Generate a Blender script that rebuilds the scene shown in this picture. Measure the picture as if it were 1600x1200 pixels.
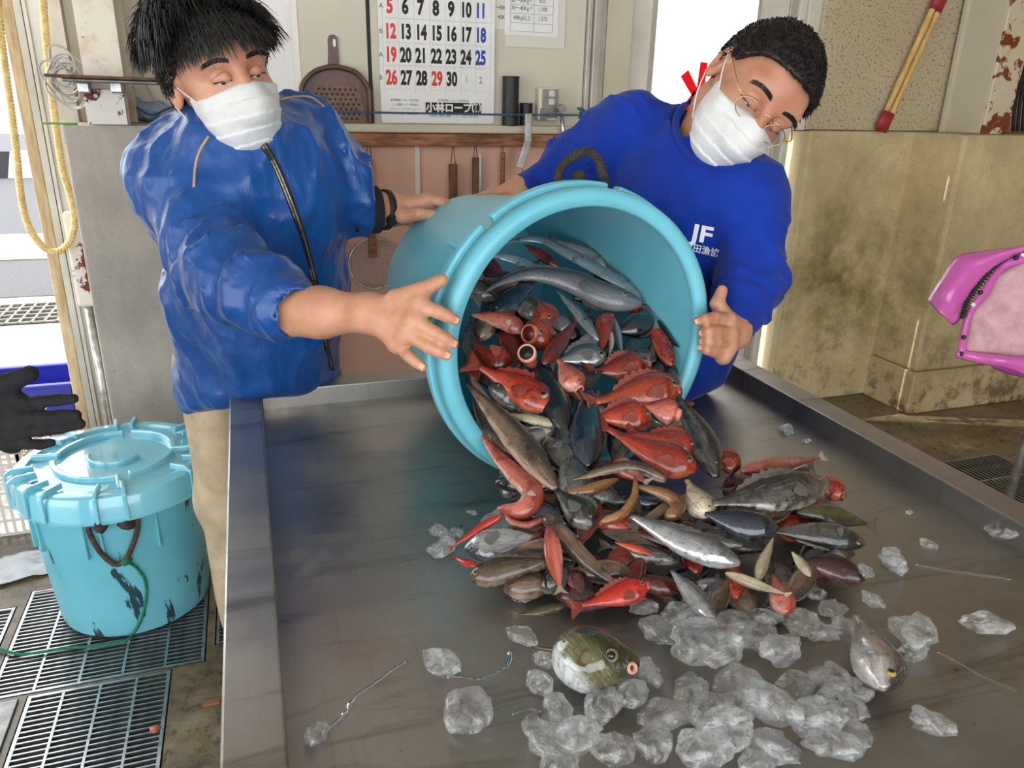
import bpy, bmesh, math, random
import numpy as np
from mathutils import Vector, Matrix, noise

for _o in list(bpy.data.objects): bpy.data.objects.remove(_o)
scene = bpy.context.scene
COL = scene.collection

# ------------------------------------------------------------------ camera
# world: X along the back wall, Y along the table, Z up; camera 1.40 m above the floor
FPX, CX, CY = 1202.0, 800.0, 600.0
_vX = np.array([4656-CX, 245-CY, FPX]); _vY = np.array([372-CX, 145-CY, FPX])
_Y = _vY/np.linalg.norm(_vY); _X = _vX-_vX.dot(_Y)*_Y; _X /= np.linalg.norm(_X); _Z = np.cross(_X, _Y)
MW = np.array([_X, _Y, _Z]); CAM = np.array([0, 0, 1.40])
RIGHT, DOWN, FWD = MW[:, 0], MW[:, 1], MW[:, 2]
cam_data = bpy.data.cameras.new('camera'); cam = bpy.data.objects.new('camera', cam_data); COL.objects.link(cam)
cam_data.sensor_width = 36.0; cam_data.lens = 36.0*FPX/1600.0; cam_data.clip_start = 0.02; cam_data.clip_end = 200
cam.matrix_world = Matrix(((RIGHT[0], -DOWN[0], -FWD[0], CAM[0]), (RIGHT[1], -DOWN[1], -FWD[1], CAM[1]),
                           (RIGHT[2], -DOWN[2], -FWD[2], CAM[2]), (0, 0, 0, 1)))
scene.camera = cam
# ------------------------------------------------------------------ light
world = bpy.data.worlds.new('sky'); scene.world = world; world.use_nodes = True
_bg = world.node_tree.nodes['Background']; _bg.inputs[0].default_value = (0.92, 0.96, 1.0, 1); _bg.inputs[1].default_value = 3.0
sun_d = bpy.data.lights.new('sun', 'SUN'); sun_d.energy = 5.5; sun_d.angle = 0.009; sun_d.color = (1.0, 0.93, 0.8)
sun = bpy.data.objects.new('sun', sun_d); COL.objects.link(sun)
SUN_DIR = Vector((0.93, -0.363, -1.0)).normalized()          # the way the light travels: from the back left
sun.rotation_euler = SUN_DIR.to_track_quat('-Z', 'Y').to_euler(); sun.location = (-6, 5, 6)
vs = scene.view_settings; vs.view_transform = 'Standard'; vs.look = 'None'; vs.gamma = 1.0; vs.use_curve_mapping = False
vs.exposure = 0.5
scene.cycles.use_denoising = True
scene.cycles.max_bounces = 10; scene.cycles.transmission_bounces = 10; scene.cycles.transparent_max_bounces = 12

# ------------------------------------------------------------------ pixel -> place
def ray(px, py): return MW @ np.array([(px-CX)/FPX, (py-CY)/FPX, 1.0])
def D(px, py, d): return CAM+ray(px, py)*d
def AZ(px, py, z): r = ray(px, py); return CAM+r*(z-CAM[2])/r[2]
def AY(px, py, y): r = ray(px, py); return CAM+r*(y-CAM[1])/r[1]
def AX(px, py, x): r = ray(px, py); return CAM+r*(x-CAM[0])/r[0]
def nrm(v): v = np.asarray(v, float); return v/(np.linalg.norm(v)+1e-12)

# ------------------------------------------------------------------ objects
ORG = {}
def link(name, me, parent=None, origin=None):
    o = bpy.data.objects.new(name, me); COL.objects.link(o)
    if parent is not None:
        o.parent = parent; ORG[o.name] = ORG[parent.name]
    else:
        org = np.array(origin if origin is not None else (0, 0, 0), float)
        ORG[o.name] = org; o.location = org
    return o
def thing(name, label, cat, loc=(0, 0, 0), group=None):
    o = link(name, None, None, loc); o.empty_display_size = 0.05
    return tag(o, label, cat, group)
def tag(o, label=None, cat=None, group=None, kind=None):
    if label: o['label'] = label
    if cat: o['category'] = cat
    if group: o['group'] = group
    if kind: o['kind'] = kind
    return o
def build(name, vf, mat, parent=None, origin=None, smooth=False, bevel=0, attr=None, mats=None, midx=None, auto=None, subd=0):
    V, Fc = vf
    V = np.asarray(V, float)
    if parent is None and origin is None: origin = (0, 0, 0)
    org = ORG[parent.name] if parent is not None else np.array(origin, float)
    me = bpy.data.meshes.new(name); me.from_pydata((V-org).tolist(), [], [list(map(int, f)) for f in Fc]); me.update()
    for m in (mats or [mat]): me.materials.append(m)
    if midx is not None: me.polygons.foreach_set('material_index', np.asarray(midx, np.int32))
    if smooth: me.polygons.foreach_set('use_smooth', [True]*len(me.polygons))
    if attr is not None:
        for an, av in attr.items():
            a = me.attributes.new(an, 'FLOAT_VECTOR', 'POINT'); a.data.foreach_set('vector', np.asarray(av, np.float32).ravel())
    if auto is not None:
        bm = bmesh.new(); bm.from_mesh(me)
        for e in bm.edges:
            if len(e.link_faces) == 2 and e.calc_face_angle(0) > auto: e.smooth = False
        bm.to_mesh(me); bm.free()
    o = link(name, me, parent, origin)
    if bevel:
        b = o.modifiers.new('bevel', 'BEVEL'); b.width = bevel; b.segments = 2; b.limit_method = 'ANGLE'; b.angle_limit = 0.6
    if subd:
        s = o.modifiers.new('subd', 'SUBSURF'); s.levels = subd; s.render_levels = subd
    return o
def struct(name, vf, mat, **k):
    o = build(name, vf, mat, **k)
    if o.parent is None: o['kind'] = 'structure'
    return o
def share(o, loc, parent=None, name=None):
    c = bpy.data.objects.new(name or o.name.split('.')[0], o.data); COL.objects.link(c)
    c.parent = parent if parent is not None else o.parent; c.location = loc
    for m in o.modifiers:
        n = c.modifiers.new(m.name, m.type)
        if m.type == 'BEVEL': n.width = m.width; n.segments = m.segments; n.limit_method = m.limit_method; n.angle_limit = m.angle_limit
    if c.parent: ORG[c.name] = ORG[c.parent.name]
    return c

# ------------------------------------------------------------------ shapes: (verts, faces)
def join(*L):
    V = []; Fc = []; n = 0
    for v, f in L:
        V.extend([tuple(p) for p in v]); Fc.extend([tuple(i+n for i in q) for q in f]); n += len(v)
    return V, Fc
def box(x0, x1, y0, y1, z0, z1):
    V = [(x, y, z) for z in (z0, z1) for y in (y0, y1) for x in (x0, x1)]
    return V, [(0, 2, 3, 1), (4, 5, 7, 6), (0, 1, 5, 4), (2, 6, 7, 3), (0, 4, 6, 2), (1, 3, 7, 5)]
def frame(a, up=(0, 0, 1)):
    a = nrm(a); up = np.array(up, float)
    if abs(a.dot(nrm(up))) > .97: up = np.array((1., 0, 0)) if abs(a[0]) < .9 else np.array((0, 1., 0))
    s = nrm(np.cross(a, up)); u = np.cross(s, a); return a, s, u
def obox(c, ax, ay, az, sx, sy, sz):
    c = np.array(c); V = []
    for k in (-.5, .5):
        for j in (-.5, .5):
            for i in (-.5, .5): V.append(c+np.array(ax)*i*sx+np.array(ay)*j*sy+np.array(az)*k*sz)
    return V, [(0, 2, 3, 1), (4, 5, 7, 6), (0, 1, 5, 4), (2, 6, 7, 3), (0, 4, 6, 2), (1, 3, 7, 5)]
def prism(poly, c, ux, uy, t):
    """polygon (2d) in the plane ux,uy at c, extruded by t along ux x uy"""
    c = np.array(c, float); ux = np.array(ux, float); uy = np.array(uy, float); n = nrm(np.cross(ux, uy)); k = len(poly)
    V = [c+ux*a+uy*b for a, b in poly]+[c+ux*a+uy*b+n*t for a, b in poly]
    Fc = [tuple(range(k))[::-1], tuple(range(k, 2*k))]+[(i, (i+1) % k, k+(i+1) % k, k+i) for i in range(k)]
    return V, Fc
def spline(P, n):
    P = [np.array(p, float) for p in P]
    if len(P) < 3: return [P[0]+(P[-1]-P[0])*i/(n-1) for i in range(n)]
    Q = [2*P[0]-P[1]]+P+[2*P[-1]-P[-2]]; out = []
    for i in range(n):
        t = i/(n-1)*(len(P)-1); k = min(int(t), len(P)-2); u = t-k
        a, b, c, d = Q[k:k+4]
        out.append(.5*((2*b)+(-a+c)*u+(2*a-5*b+4*c-d)*u*u+(-a+3*b-3*c+d)*u**3))
    return out
def tube(P, r, n=8, closed=False, up=(0, 0, 1), squash=1.0):
    P = [np.array(p, float) for p in P]; m = len(P); V = []; Fc = []
    rr = r if hasattr(r, '__len__') else [r]*m
    s = None
    for i in range(m):
        t = nrm(P[(i+1) % m]-P[i-1]) if closed else nrm(P[min(i+1, m-1)]-P[max(i-1, 0)])
        if s is None: _, s, u = frame(t, up)
        else: s = nrm(s-t*s.dot(t)); u = np.cross(s, t)
        for j in range(n):
            a = 2*math.pi*j/n; V.append(P[i]+(s*math.cos(a)+u*math.sin(a)*squash)*rr[i])
    for i in range(m if closed else m-1):
        for j in range(n):
            a, b = i*n+j, i*n+(j+1) % n; c, d = ((i+1) % m)*n+(j+1) % n, ((i+1) % m)*n+j
            Fc.append((a, b, c, d))
    if not closed: Fc += [tuple(range(n))[::-1], tuple(range((m-1)*n, m*n))]
    return V, Fc
def lathe(prof, c, ax, n=48, up=(0, 0, 1), closed=False, fn=None):
    """prof: list of (r, h) along the axis ax from c"""
    a, s, u = frame(ax, up); c = np.array(c, float); V = []; Fc = []; m = len(prof)
    for (r, h) in prof:
        for j in range(n):
            th = 2*math.pi*j/n; V.append(c+a*h+(s*math.cos(th)+u*math.sin(th))*r)
    for i in range(m if closed else m-1):
        for j in range(n):
            p, q = i*n+j, i*n+(j+1) % n; k, l = ((i+1) % m)*n+(j+1) % n, ((i+1) % m)*n+j
            Fc.append((p, l, k, q))
    if not closed:
        if prof[0][0] > 1e-5: Fc.append(tuple(range(n)))
        if prof[-1][0] > 1e-5: Fc.append(tuple(range((m-1)*n, m*n))[::-1])
    return V, Fc
def rope(P, r, turns_per_m=38, n=7, k=3):
    """a laid rope: k twisted strands around the path, one mesh"""
    P = [np.array(p, float) for p in P]; L = [0]
    for i in range(1, len(P)): L.append(L[-1]+np.linalg.norm(P[i]-P[i-1]))
    m = max(12, int(L[-1]*turns_per_m*6)); m = min(m, 500)
    Q = []
    for i in range(m):
        d = L[-1]*i/(m-1); j = max(0, min(len(P)-2, int(np.searchsorted(L, d))-1)); f = (d-L[j])/max(1e-9, L[j+1]-L[j]); Q.append(P[j]+(P[j+1]-P[j])*f)
    S = []; s = None
    for i in range(m):
        t = nrm(Q[min(i+1, m-1)]-Q[max(i-1, 0)])
        if s is None: _, s, u = frame(t)
        else: s = nrm(s-t*s.dot(t)); u = np.cross(s, t)
        S.append((s, u))
    out = []
    for q in range(k):
        path = [Q[i]+(S[i][0]*math.cos(w)+S[i][1]*math.sin(w))*r*.56 for i in range(m) for w in [2*math.pi*(q/k+turns_per_m*L[-1]*i/(m-1))]]
        out.append(tube(path, r*.50, n))
    return join(*out)
def text_vf(s, size, c, ux, uy, thick=0.0004, sx=1.0, bold=0.0, align='CENTER'):
    cu = bpy.data.curves.new('t', 'FONT'); cu.body = s; cu.size = size; cu.align_x = align; cu.align_y = 'CENTER'; cu.offset = bold; cu.resolution_u = 3
    cu.extrude = thick/2
    o = bpy.data.objects.new('t', cu); COL.objects.link(o); bpy.context.view_layer.update()
    me = bpy.data.meshes.new_from_object(o.evaluated_get(bpy.context.evaluated_depsgraph_get()))
    n = np.cross(ux, uy); c = np.array(c, float)
    V = [c+np.array(ux)*v.co.x*sx+np.array(uy)*v.co.y+n*v.co.z for v in me.vertices]; Fc = [tuple(p.vertices) for p in me.polygons]
    bpy.data.objects.remove(o); bpy.data.curves.remove(cu); bpy.data.meshes.remove(me)
    return V, Fc
def bumpy(vf, amp, freq, seed=0):
    V = []
    for p in vf[0]:
        q = Vector(p)*freq+Vector((seed*3.1, seed*1.7, seed)); V.append(Vector(p)+noise.noise_vector(q)*amp)
    return V, vf[1]

# ------------------------------------------------------------------ signed distance modelling (organic shapes)
def sd_cone(P, a, b, ra, rb, sq=None):
    a = np.asarray(a, np.float32); b = np.asarray(b, np.float32); d = b-a
    t = np.clip(((P-a)@d)/max(1e-9, float(d@d)), 0, 1)
    q = P-a-t[:, None]*d
    if sq is not None:                         # flatten: (axis, factor) squeezes the section along an axis
        ax = np.asarray(nrm(sq[0]), np.float32); c = q@ax; q = q+np.outer(c*(1/sq[1]-1), ax)
        return (np.linalg.norm(q, axis=1)-(ra+(rb-ra)*t))*min(1, sq[1])**.5
    return np.linalg.norm(q, axis=1)-(ra+(rb-ra)*t)
def sd_ell(P, c, r, R=None):
    q = P-np.asarray(c, np.float32)
    if R is not None: q = q@np.asarray(R, np.float32)      # columns of R: the ellipsoid's axes
    r = np.asarray(r, np.float32); k0 = np.linalg.norm(q/r, axis=1); k1 = np.linalg.norm(q/(r*r), axis=1)+1e-9
    return k0*(k0-1)/k1
def sd_box(P, c, h, rad=0.0, R=None):
    q = P-np.asarray(c, np.float32)
    if R is not None: q = q@np.asarray(R, np.float32)
    q = np.abs(q)-(np.asarray(h, np.float32)-rad)
    return np.linalg.norm(np.maximum(q, 0), axis=1)+np.minimum(q.max(axis=1), 0)-rad
def smin(a, b, k): h = np.clip(.5+.5*(b-a)/k, 0, 1); return b+(a-b)*h-k*h*(1-h)
def smax(a, b, k): return -smin(-a, -b, k)
def surf(f, lo, hi, h):
    lo = np.array(lo, float); hi = np.array(hi, float)
    n = (np.ceil((hi-lo)/h/4).astype(int)+1)*4
    nc = n//4+1
    cg = [lo[i]+np.arange(nc[i])*4*h for i in range(3)]
    G = np.stack(np.meshgrid(*cg, indexing='ij'), -1).reshape(-1, 3).astype(np.float32)
    C = f(G).reshape(nc)
    Fv = np.repeat(np.repeat(np.repeat(C, 4, 0), 4, 1), 4, 2)
    Fv = np.ascontiguousarray(Fv[2:, 2:, 2:]); sh = Fv.shape          # centre the repeats on the coarse samples
    off = 2
    idx = np.argwhere(np.abs(Fv) < 4*h*1.9)
    pts = (lo+(idx+off-0.0)*h-0*h)
    pts = (lo+(idx+off)*h-2*h+0*h)
    pts = lo+(idx.astype(np.float64))*h
    vals = np.concatenate([f(pts[i:i+400000].astype(np.float32)) for i in range(0, len(pts), 400000)]) if len(pts) else np.zeros(0)
    Fv[idx[:, 0], idx[:, 1], idx[:, 2]] = vals
    ins = Fv < 0
    nx, ny, nz = [s-1 for s in sh]
    cnt = np.zeros((nx, ny, nz), np.int8)
    for a in (0, 1):
        for b in (0, 1):
            for c in (0, 1): cnt += ins[a:a+nx, b:b+ny, c:c+nz]
    act = np.argwhere((cnt > 0) & (cnt < 8))
    ids = -np.ones((nx, ny, nz), np.int64); ids[act[:, 0], act[:, 1], act[:, 2]] = np.arange(len(act))
    cor = {}
    for a in (0, 1):
        for b in (0, 1):
            for c in (0, 1): cor[(a, b, c)] = Fv[act[:, 0]+a, act[:, 1]+b, act[:, 2]+c]
    acc = np.zeros((len(act), 3)); num = np.zeros(len(act))
    for p in cor:
        for ax in range(3):
            if p[ax] == 0:
                q = list(p); q[ax] = 1; q = tuple(q)
                va, vb = cor[p], cor[q]; m = (va < 0) != (vb < 0)
                t = np.where(m, va/np.where(m, va-vb, 1), 0)
                e = np.tile(np.array(p, float), (len(act), 1)); e[:, ax] = t
                acc += e*m[:, None]; num += m
    V = lo+(act+acc/np.maximum(num, 1)[:, None])*h
    Q = []
    for ax in range(3):
        o1, o2 = [(1, 2), (2, 0), (0, 1)][ax]
        sl0 = [slice(None)]*3; sl1 = [slice(None)]*3; sl0[ax] = slice(0, -1); sl1[ax] = slice(1, None)
        A = ins[tuple(sl0)]; B = ins[tuple(sl1)]
        e = np.argwhere(A != B)
        ok = (e[:, o1] > 0) & (e[:, o2] > 0) & (e[:, o1] < sh[o1]-1) & (e[:, o2] < sh[o2]-1)
        e = e[ok]; fl = A[e[:, 0], e[:, 1], e[:, 2]]
        def cell(d1, d2):
            c = e.copy(); c[:, o1] -= d1; c[:, o2] -= d2; return ids[c[:, 0], c[:, 1], c[:, 2]]
        q = np.stack([cell(1, 1), cell(0, 1), cell(0, 0), cell(1, 0)], 1)
        q[~fl] = q[~fl][:, ::-1]; Q.append(q)
    Q = np.concatenate(Q); Q = Q[(Q >= 0).all(1)]
    return V, Q
def relax(V, Q, it=2, lam=.5):
    n = len(V); E = np.concatenate([Q[:, [0, 1]], Q[:, [1, 2]], Q[:, [2, 3]], Q[:, [3, 0]]]); V = V.copy()
    deg = np.bincount(E[:, 0], minlength=n)+np.bincount(E[:, 1], minlength=n)
    for k in range(it):
        S = np.zeros_like(V)
        for c in range(3): S[:, c] = np.bincount(E[:, 0], V[E[:, 1], c], n)+np.bincount(E[:, 1], V[E[:, 0], c], n)
        V += lam*(S/np.maximum(deg, 1)[:, None]-V)
    return V
_rn = np.random.RandomState(7); _PERM = _rn.rand(64, 64, 64).astype(np.float32)
def vnoise(P, f, seed=0):
    """cheap smooth value noise in [-1,1] for arrays of points"""
    q = P*f+np.array([seed*7.13, seed*3.71, seed*5.37]); i = np.floor(q).astype(int); u = q-i; u = u*u*(3-2*u); i &= 63; j = (i+1) & 63; r = 0
    for a in (0, 1):
        for b in (0, 1):
            for c in (0, 1):
                w = (u[:, 0] if a else 1-u[:, 0])*(u[:, 1] if b else 1-u[:, 1])*(u[:, 2] if c else 1-u[:, 2])
                r = r+w*_PERM[(j if a else i)[:, 0], (j if b else i)[:, 1], (j if c else i)[:, 2]]
    return r*2-1

# ------------------------------------------------------------------ materials
def nodes(name):
    m = bpy.data.materials.new(name); m.use_nodes = True; nt = m.node_tree; b = nt.nodes['Principled BSDF']; return m, nt, b
def L(nt, a, b): nt.links.new(a, b)
def coords(nt, kind='Object', scale=(1, 1, 1)):
    t = nt.nodes.new('ShaderNodeTexCoord'); mp = nt.nodes.new('ShaderNodeMapping'); mp.inputs['Scale'].default_value = scale
    L(nt, t.outputs[kind], mp.inputs[0]); return mp.outputs[0]
def nz(nt, co, scale, detail=4, rough=.6, dist=0):
    n = nt.nodes.new('ShaderNodeTexNoise'); n.inputs['Scale'].default_value = scale; n.inputs['Detail'].default_value = detail
    n.inputs['Roughness'].default_value = rough; n.inputs['Distortion'].default_value = dist
    if co is not None: L(nt, co, n.inputs['Vector'])
    return n.outputs[0]
def ramp(nt, f, stops):
    r = nt.nodes.new('ShaderNodeValToRGB'); e = r.color_ramp.elements
    while len(e) < len(stops): e.new(.5)
    for k, (p, c) in enumerate(stops):
        e[k].position = p; e[k].color = (c[0], c[1], c[2], 1) if hasattr(c, '__len__') else (c, c, c, 1)
    L(nt, f, r.inputs[0]); return r.outputs[0]
def mixc(nt, f, a, b, mode='MIX'):
    m = nt.nodes.new('ShaderNodeMix'); m.data_type = 'RGBA'; m.blend_type = mode
    for i, v in ((0, f), (6, a), (7, b)):
        if isinstance(v, (int, float)): m.inputs[i].default_value = v
        elif hasattr(v, '__len__'): m.inputs[i].default_value = (v[0], v[1], v[2], 1)
        else: L(nt, v, m.inputs[i])
    return m.outputs[2]
def bump(nt, b, h, strength=.3, dist=.01):
    n = nt.nodes.new('ShaderNodeBump'); n.inputs['Strength'].default_value = strength; n.inputs['Distance'].default_value = dist
    L(nt, h, n.inputs['Height']); L(nt, n.outputs[0], b.inputs['Normal'])
def srgb(*c):
    out = []
    for v in c:
        v = v/255.0; out.append(v/12.92 if v <= .04045 else ((v+.055)/1.055)**2.4)
    return tuple(out)
def pm(name, c1, c2=None, scale=8, rough=.5, metal=0, bmp=0, bscale=None, spec=.5, detail=5, lo=.35, hi=.65, kind='Object', sc=(1, 1, 1), coat=0, sss=0):
    m, nt, b = nodes(name); co = coords(nt, kind, sc)
    if c2 is None: b.inputs['Base Color'].default_value = (*c1, 1)
    else: L(nt, ramp(nt, nz(nt, co, scale, detail), [(lo, c1), (hi, c2)]), b.inputs['Base Color'])
    b.inputs['Roughness'].default_value = rough; b.inputs['Metallic'].default_value = metal; b.inputs['Specular IOR Level'].default_value = spec
    b.inputs['Coat Weight'].default_value = coat
    if sss: b.inputs['Subsurface Weight'].default_value = sss; b.inputs['Subsurface Radius'].default_value = (.012, .005, .003); b.inputs['Subsurface Scale'].default_value = 1
    if bmp: bump(nt, b, nz(nt, co, bscale or scale*4, 5), bmp, .004)
    return m

# ================================================================== materials of the place
def concrete(name, base, dark, moss=None, stain=None, ms=(0, 0, 0)):
    m, nt, b = nodes(name); co = coords(nt)
    c = ramp(nt, nz(nt, co, 2.2, 8, .7), [(.3, dark), (.62, base)])
    c = mixc(nt, ramp(nt, nz(nt, coords(nt, scale=(9, 9, 1.2)), 1.0, 5, .65), [(.42, 0), (.66, .45)]), c, tuple(x*.62 for x in base))
    if moss:
        v = nt.nodes.new('ShaderNodeTexCoord'); vm = nt.nodes.new('ShaderNodeVectorMath'); vm.operation = 'DISTANCE'; vm.inputs[1].default_value = ms
        mp = nt.nodes.new('ShaderNodeMapping'); mp.inputs['Scale'].default_value = (1.8, 1, 1)
        L(nt, v.outputs['Object'], vm.inputs[0])
        ad = nt.nodes.new('ShaderNodeMath'); ad.operation = 'MULTIPLY_ADD'; ad.inputs[1].default_value = -2.3; ad.inputs[2].default_value = 1.35
        L(nt, vm.outputs['Value'], ad.inputs[0])
        mu = nt.nodes.new('ShaderNodeMath'); mu.operation = 'MULTIPLY'; L(nt, ad.outputs[0], mu.inputs[0])
        L(nt, ramp(nt, nz(nt, co, 5, 8, .72), [(.36, 0), (.7, 1)]), mu.inputs[1]); mu.use_clamp = True
        c = mixc(nt, mu.outputs[0], c, moss)
        br = nt.nodes.new('ShaderNodeSeparateXYZ'); L(nt, v.outputs['Object'], br.inputs[0]); b2 = nt.nodes.new('ShaderNodeMath'); b2.operation = 'MULTIPLY_ADD'; b2.inputs[1].default_value = -1.9; b2.inputs[2].default_value = 1.05; L(nt, br.outputs[2], b2.inputs[0])
        b3 = nt.nodes.new('ShaderNodeMath'); b3.operation = 'MULTIPLY'; b3.use_clamp = True; L(nt, b2.outputs[0], b3.inputs[0]); L(nt, ramp(nt, nz(nt, co, 7, 9, .75), [(.50, 0), (.60, .85)]), b3.inputs[1]); c = mixc(nt, b3.outputs[0], c, srgb(86, 66, 42))
    sp = ramp(nt, nz(nt, co, 60, 3, .5), [(.66, 0), (.74, .75)])
    c = mixc(nt, sp, c, tuple(x*.35 for x in base))
    L(nt, c, b.inputs['Base Color']); b.inputs['Roughness'].default_value = .85; b.inputs['Specular IOR Level'].default_value = .25
    bump(nt, b, nz(nt, co, 40, 8, .7), .35, .006); return m
M = {}
M['conc_left'] = concrete('concrete_grey', srgb(176, 168, 158), srgb(138, 132, 126))
M['conc_right'] = concrete('concrete_weathered', srgb(220, 200, 156), srgb(164, 144, 104), srgb(96, 92, 34), None, (2.70, 2.95, .60))
M['conc_side'] = concrete('concrete_pale', srgb(214, 198, 160), srgb(182, 164, 128))
def wet_floor():
    m, nt, b = nodes('wet_concrete_floor'); co = coords(nt)
    f = nz(nt, co, 3.2, 9, .72); c = ramp(nt, f, [(.34, srgb(62, 52, 38)), (.5, srgb(112, 98, 76)), (.68, srgb(160, 146, 120))])
    c = mixc(nt, ramp(nt, nz(nt, co, 26, 6, .7), [(.52, 0), (.62, .7)]), c, srgb(52, 46, 34))
    L(nt, c, b.inputs['Base Color']); L(nt, ramp(nt, f, [(.4, .16), (.62, .55)]), b.inputs['Roughness'])
    bump(nt, b, nz(nt, co, 30, 8, .7), .3, .006); return m
M['floor'] = wet_floor()
def painted_panel(name, base, dark, speck, k=.72):
    m, nt, b = nodes(name); co = coords(nt)
    c = ramp(nt, nz(nt, co, 1.6, 5, .6), [(.3, dark), (.65, base)])
    c = mixc(nt, ramp(nt, nz(nt, co, 95, 3, .55), [(k-.06, 0), (k, .8)]), c, speck)
    L(nt, c, b.inputs['Base Color']); b.inputs['Roughness'].default_value = .6; bump(nt, b, nz(nt, co, 18, 4), .1, .003); return m
M['cream'] = painted_panel('cream_painted_board', srgb(214, 206, 188), srgb(196, 188, 168), srgb(120, 104, 84), .78)
M['cream2'] = painted_panel('cream_painted_stile', srgb(206, 196, 172), srgb(188, 178, 152), srgb(120, 98, 70), .8)
M['speck'] = painted_panel('speckled_beige_board', srgb(196, 180, 148), srgb(176, 160, 128), srgb(120, 102, 78), .62)
M['pink'] = painted_panel('faded_pink_board', srgb(216, 172, 150), srgb(196, 148, 126), srgb(130, 84, 66), .74)
M['alu'] = pm('aluminium', srgb(196, 190, 178), srgb(176, 170, 158), 6, .38, .35)
M['white_frame'] = pm('white_aluminium', srgb(222, 216, 202), srgb(206, 200, 186), 5, .45, .1)
M['tan_frame'] = pm('tan_wooden_frame', srgb(206, 184, 146), srgb(168, 144, 106), 9, .6, sc=(6, 6, 1), bmp=.1)
def rust_paint(name, paint, rust, k, sc=14, dirt=None):
    m, nt, b = nodes(name); co = coords(nt); f = nz(nt, co, sc, 9, .68, .4)
    g = ramp(nt, f, [(k-.012, 0), (k+.012, 1)])
    p = ramp(nt, nz(nt, co, 5, 5), [(.3, paint), (.7, tuple(x*.86 for x in paint))])
    if dirt: p = mixc(nt, ramp(nt, nz(nt, co, 9, 8, .7), [(.5, 0), (.72, .8)]), p, dirt)
    L(nt, mixc(nt, g, p, rust), b.inputs['Base Color']); L(nt, mixc(nt, g, (.4,)*3, (.9,)*3), b.inputs['Roughness']); bump(nt, b, g, -.3, .002); return m
M['beam'] = rust_paint('rust_specked_paint', srgb(222, 212, 194), srgb(148, 96, 52), .63, 26, srgb(190, 146, 92))
M['beam_low'] = rust_paint('peeling_red_paint', srgb(214, 208, 198), srgb(104, 52, 40), .56, 16)
M['col_rust'] = rust_paint('peeling_cream_paint', srgb(216, 204, 172), srgb(122, 56, 28), .53, 9)
M['wood'] = pm('old_wood', srgb(158, 104, 66), srgb(104, 62, 38), 7, .7, sc=(1, 1, 8), bmp=.2)
M['wood_rail'] = pm('stained_wood_rail', srgb(176, 120, 80), srgb(96, 58, 36), 9, .65, sc=(1, 4, 6), bmp=.25)
M['wood_dark'] = pm('dark_wood', srgb(116, 76, 50), srgb(76, 48, 34), 9, .7, sc=(6, 6, 1), bmp=.2)
M['black'] = pm('black_rubber', srgb(22, 20, 20), srgb(34, 30, 30), 20, .6)
M['dark'] = pm('pit_shade_black', srgb(10, 10, 12), None, 5, .9)  # near-black colour standing in for shade below the gratings
M['steel'] = pm('galvanised_steel', srgb(196, 196, 194), srgb(150, 150, 150), 30, .34, .9)
M['steel_dark'] = pm('dull_steel', srgb(140, 138, 134), srgb(110, 108, 104), 30, .4, .9)
M['asphalt'] = pm('asphalt', srgb(84, 84, 88), srgb(60, 60, 64), 60, .9, bmp=.3)
M['yard'] = pm('pale_concrete_yard', srgb(150, 146, 138), srgb(124, 120, 112), 4, .9, bmp=.2)
M['ceil'] = pm('ceiling_board', srgb(186, 180, 168), srgb(170, 164, 152), 3, .9)

# ================================================================== the building
YW, ZL = 3.0, 1.30                                   # back wall, ledge height
# floor of slabs around the drain pits
pits = [(-.715, -.215, 1.80, 2.27), (-.625, -.295, 1.10, 1.795), (-1.30, -.735, 1.93, 2.20), (-.195, -.085, 1.86, 2.10), (2.66, 2.99, 1.45, 2.21)]
xs = sorted({-4.0, 5.0}|{p[0] for p in pits}|{p[1] for p in pits}); ys = sorted({-2.5, 3.2}|{p[2] for p in pits}|{p[3] for p in pits})
cells = []
for i in range(len(xs)-1):
    for j in range(len(ys)-1):
        cx, cy = (xs[i]+xs[i+1])/2, (ys[j]+ys[j+1])/2
        if not any(p[0] < cx < p[1] and p[2] < cy < p[3] for p in pits): cells.append(box(xs[i], xs[i+1], ys[j], ys[j+1], -.14, 0))
struct('floor', join(*cells), M['floor'])
struct('pit_shade', box(-4, 5, -2.5, 3.2, -.30, -.16), M['dark'])  # slab under the pits, painted near-black as their shade
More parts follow.
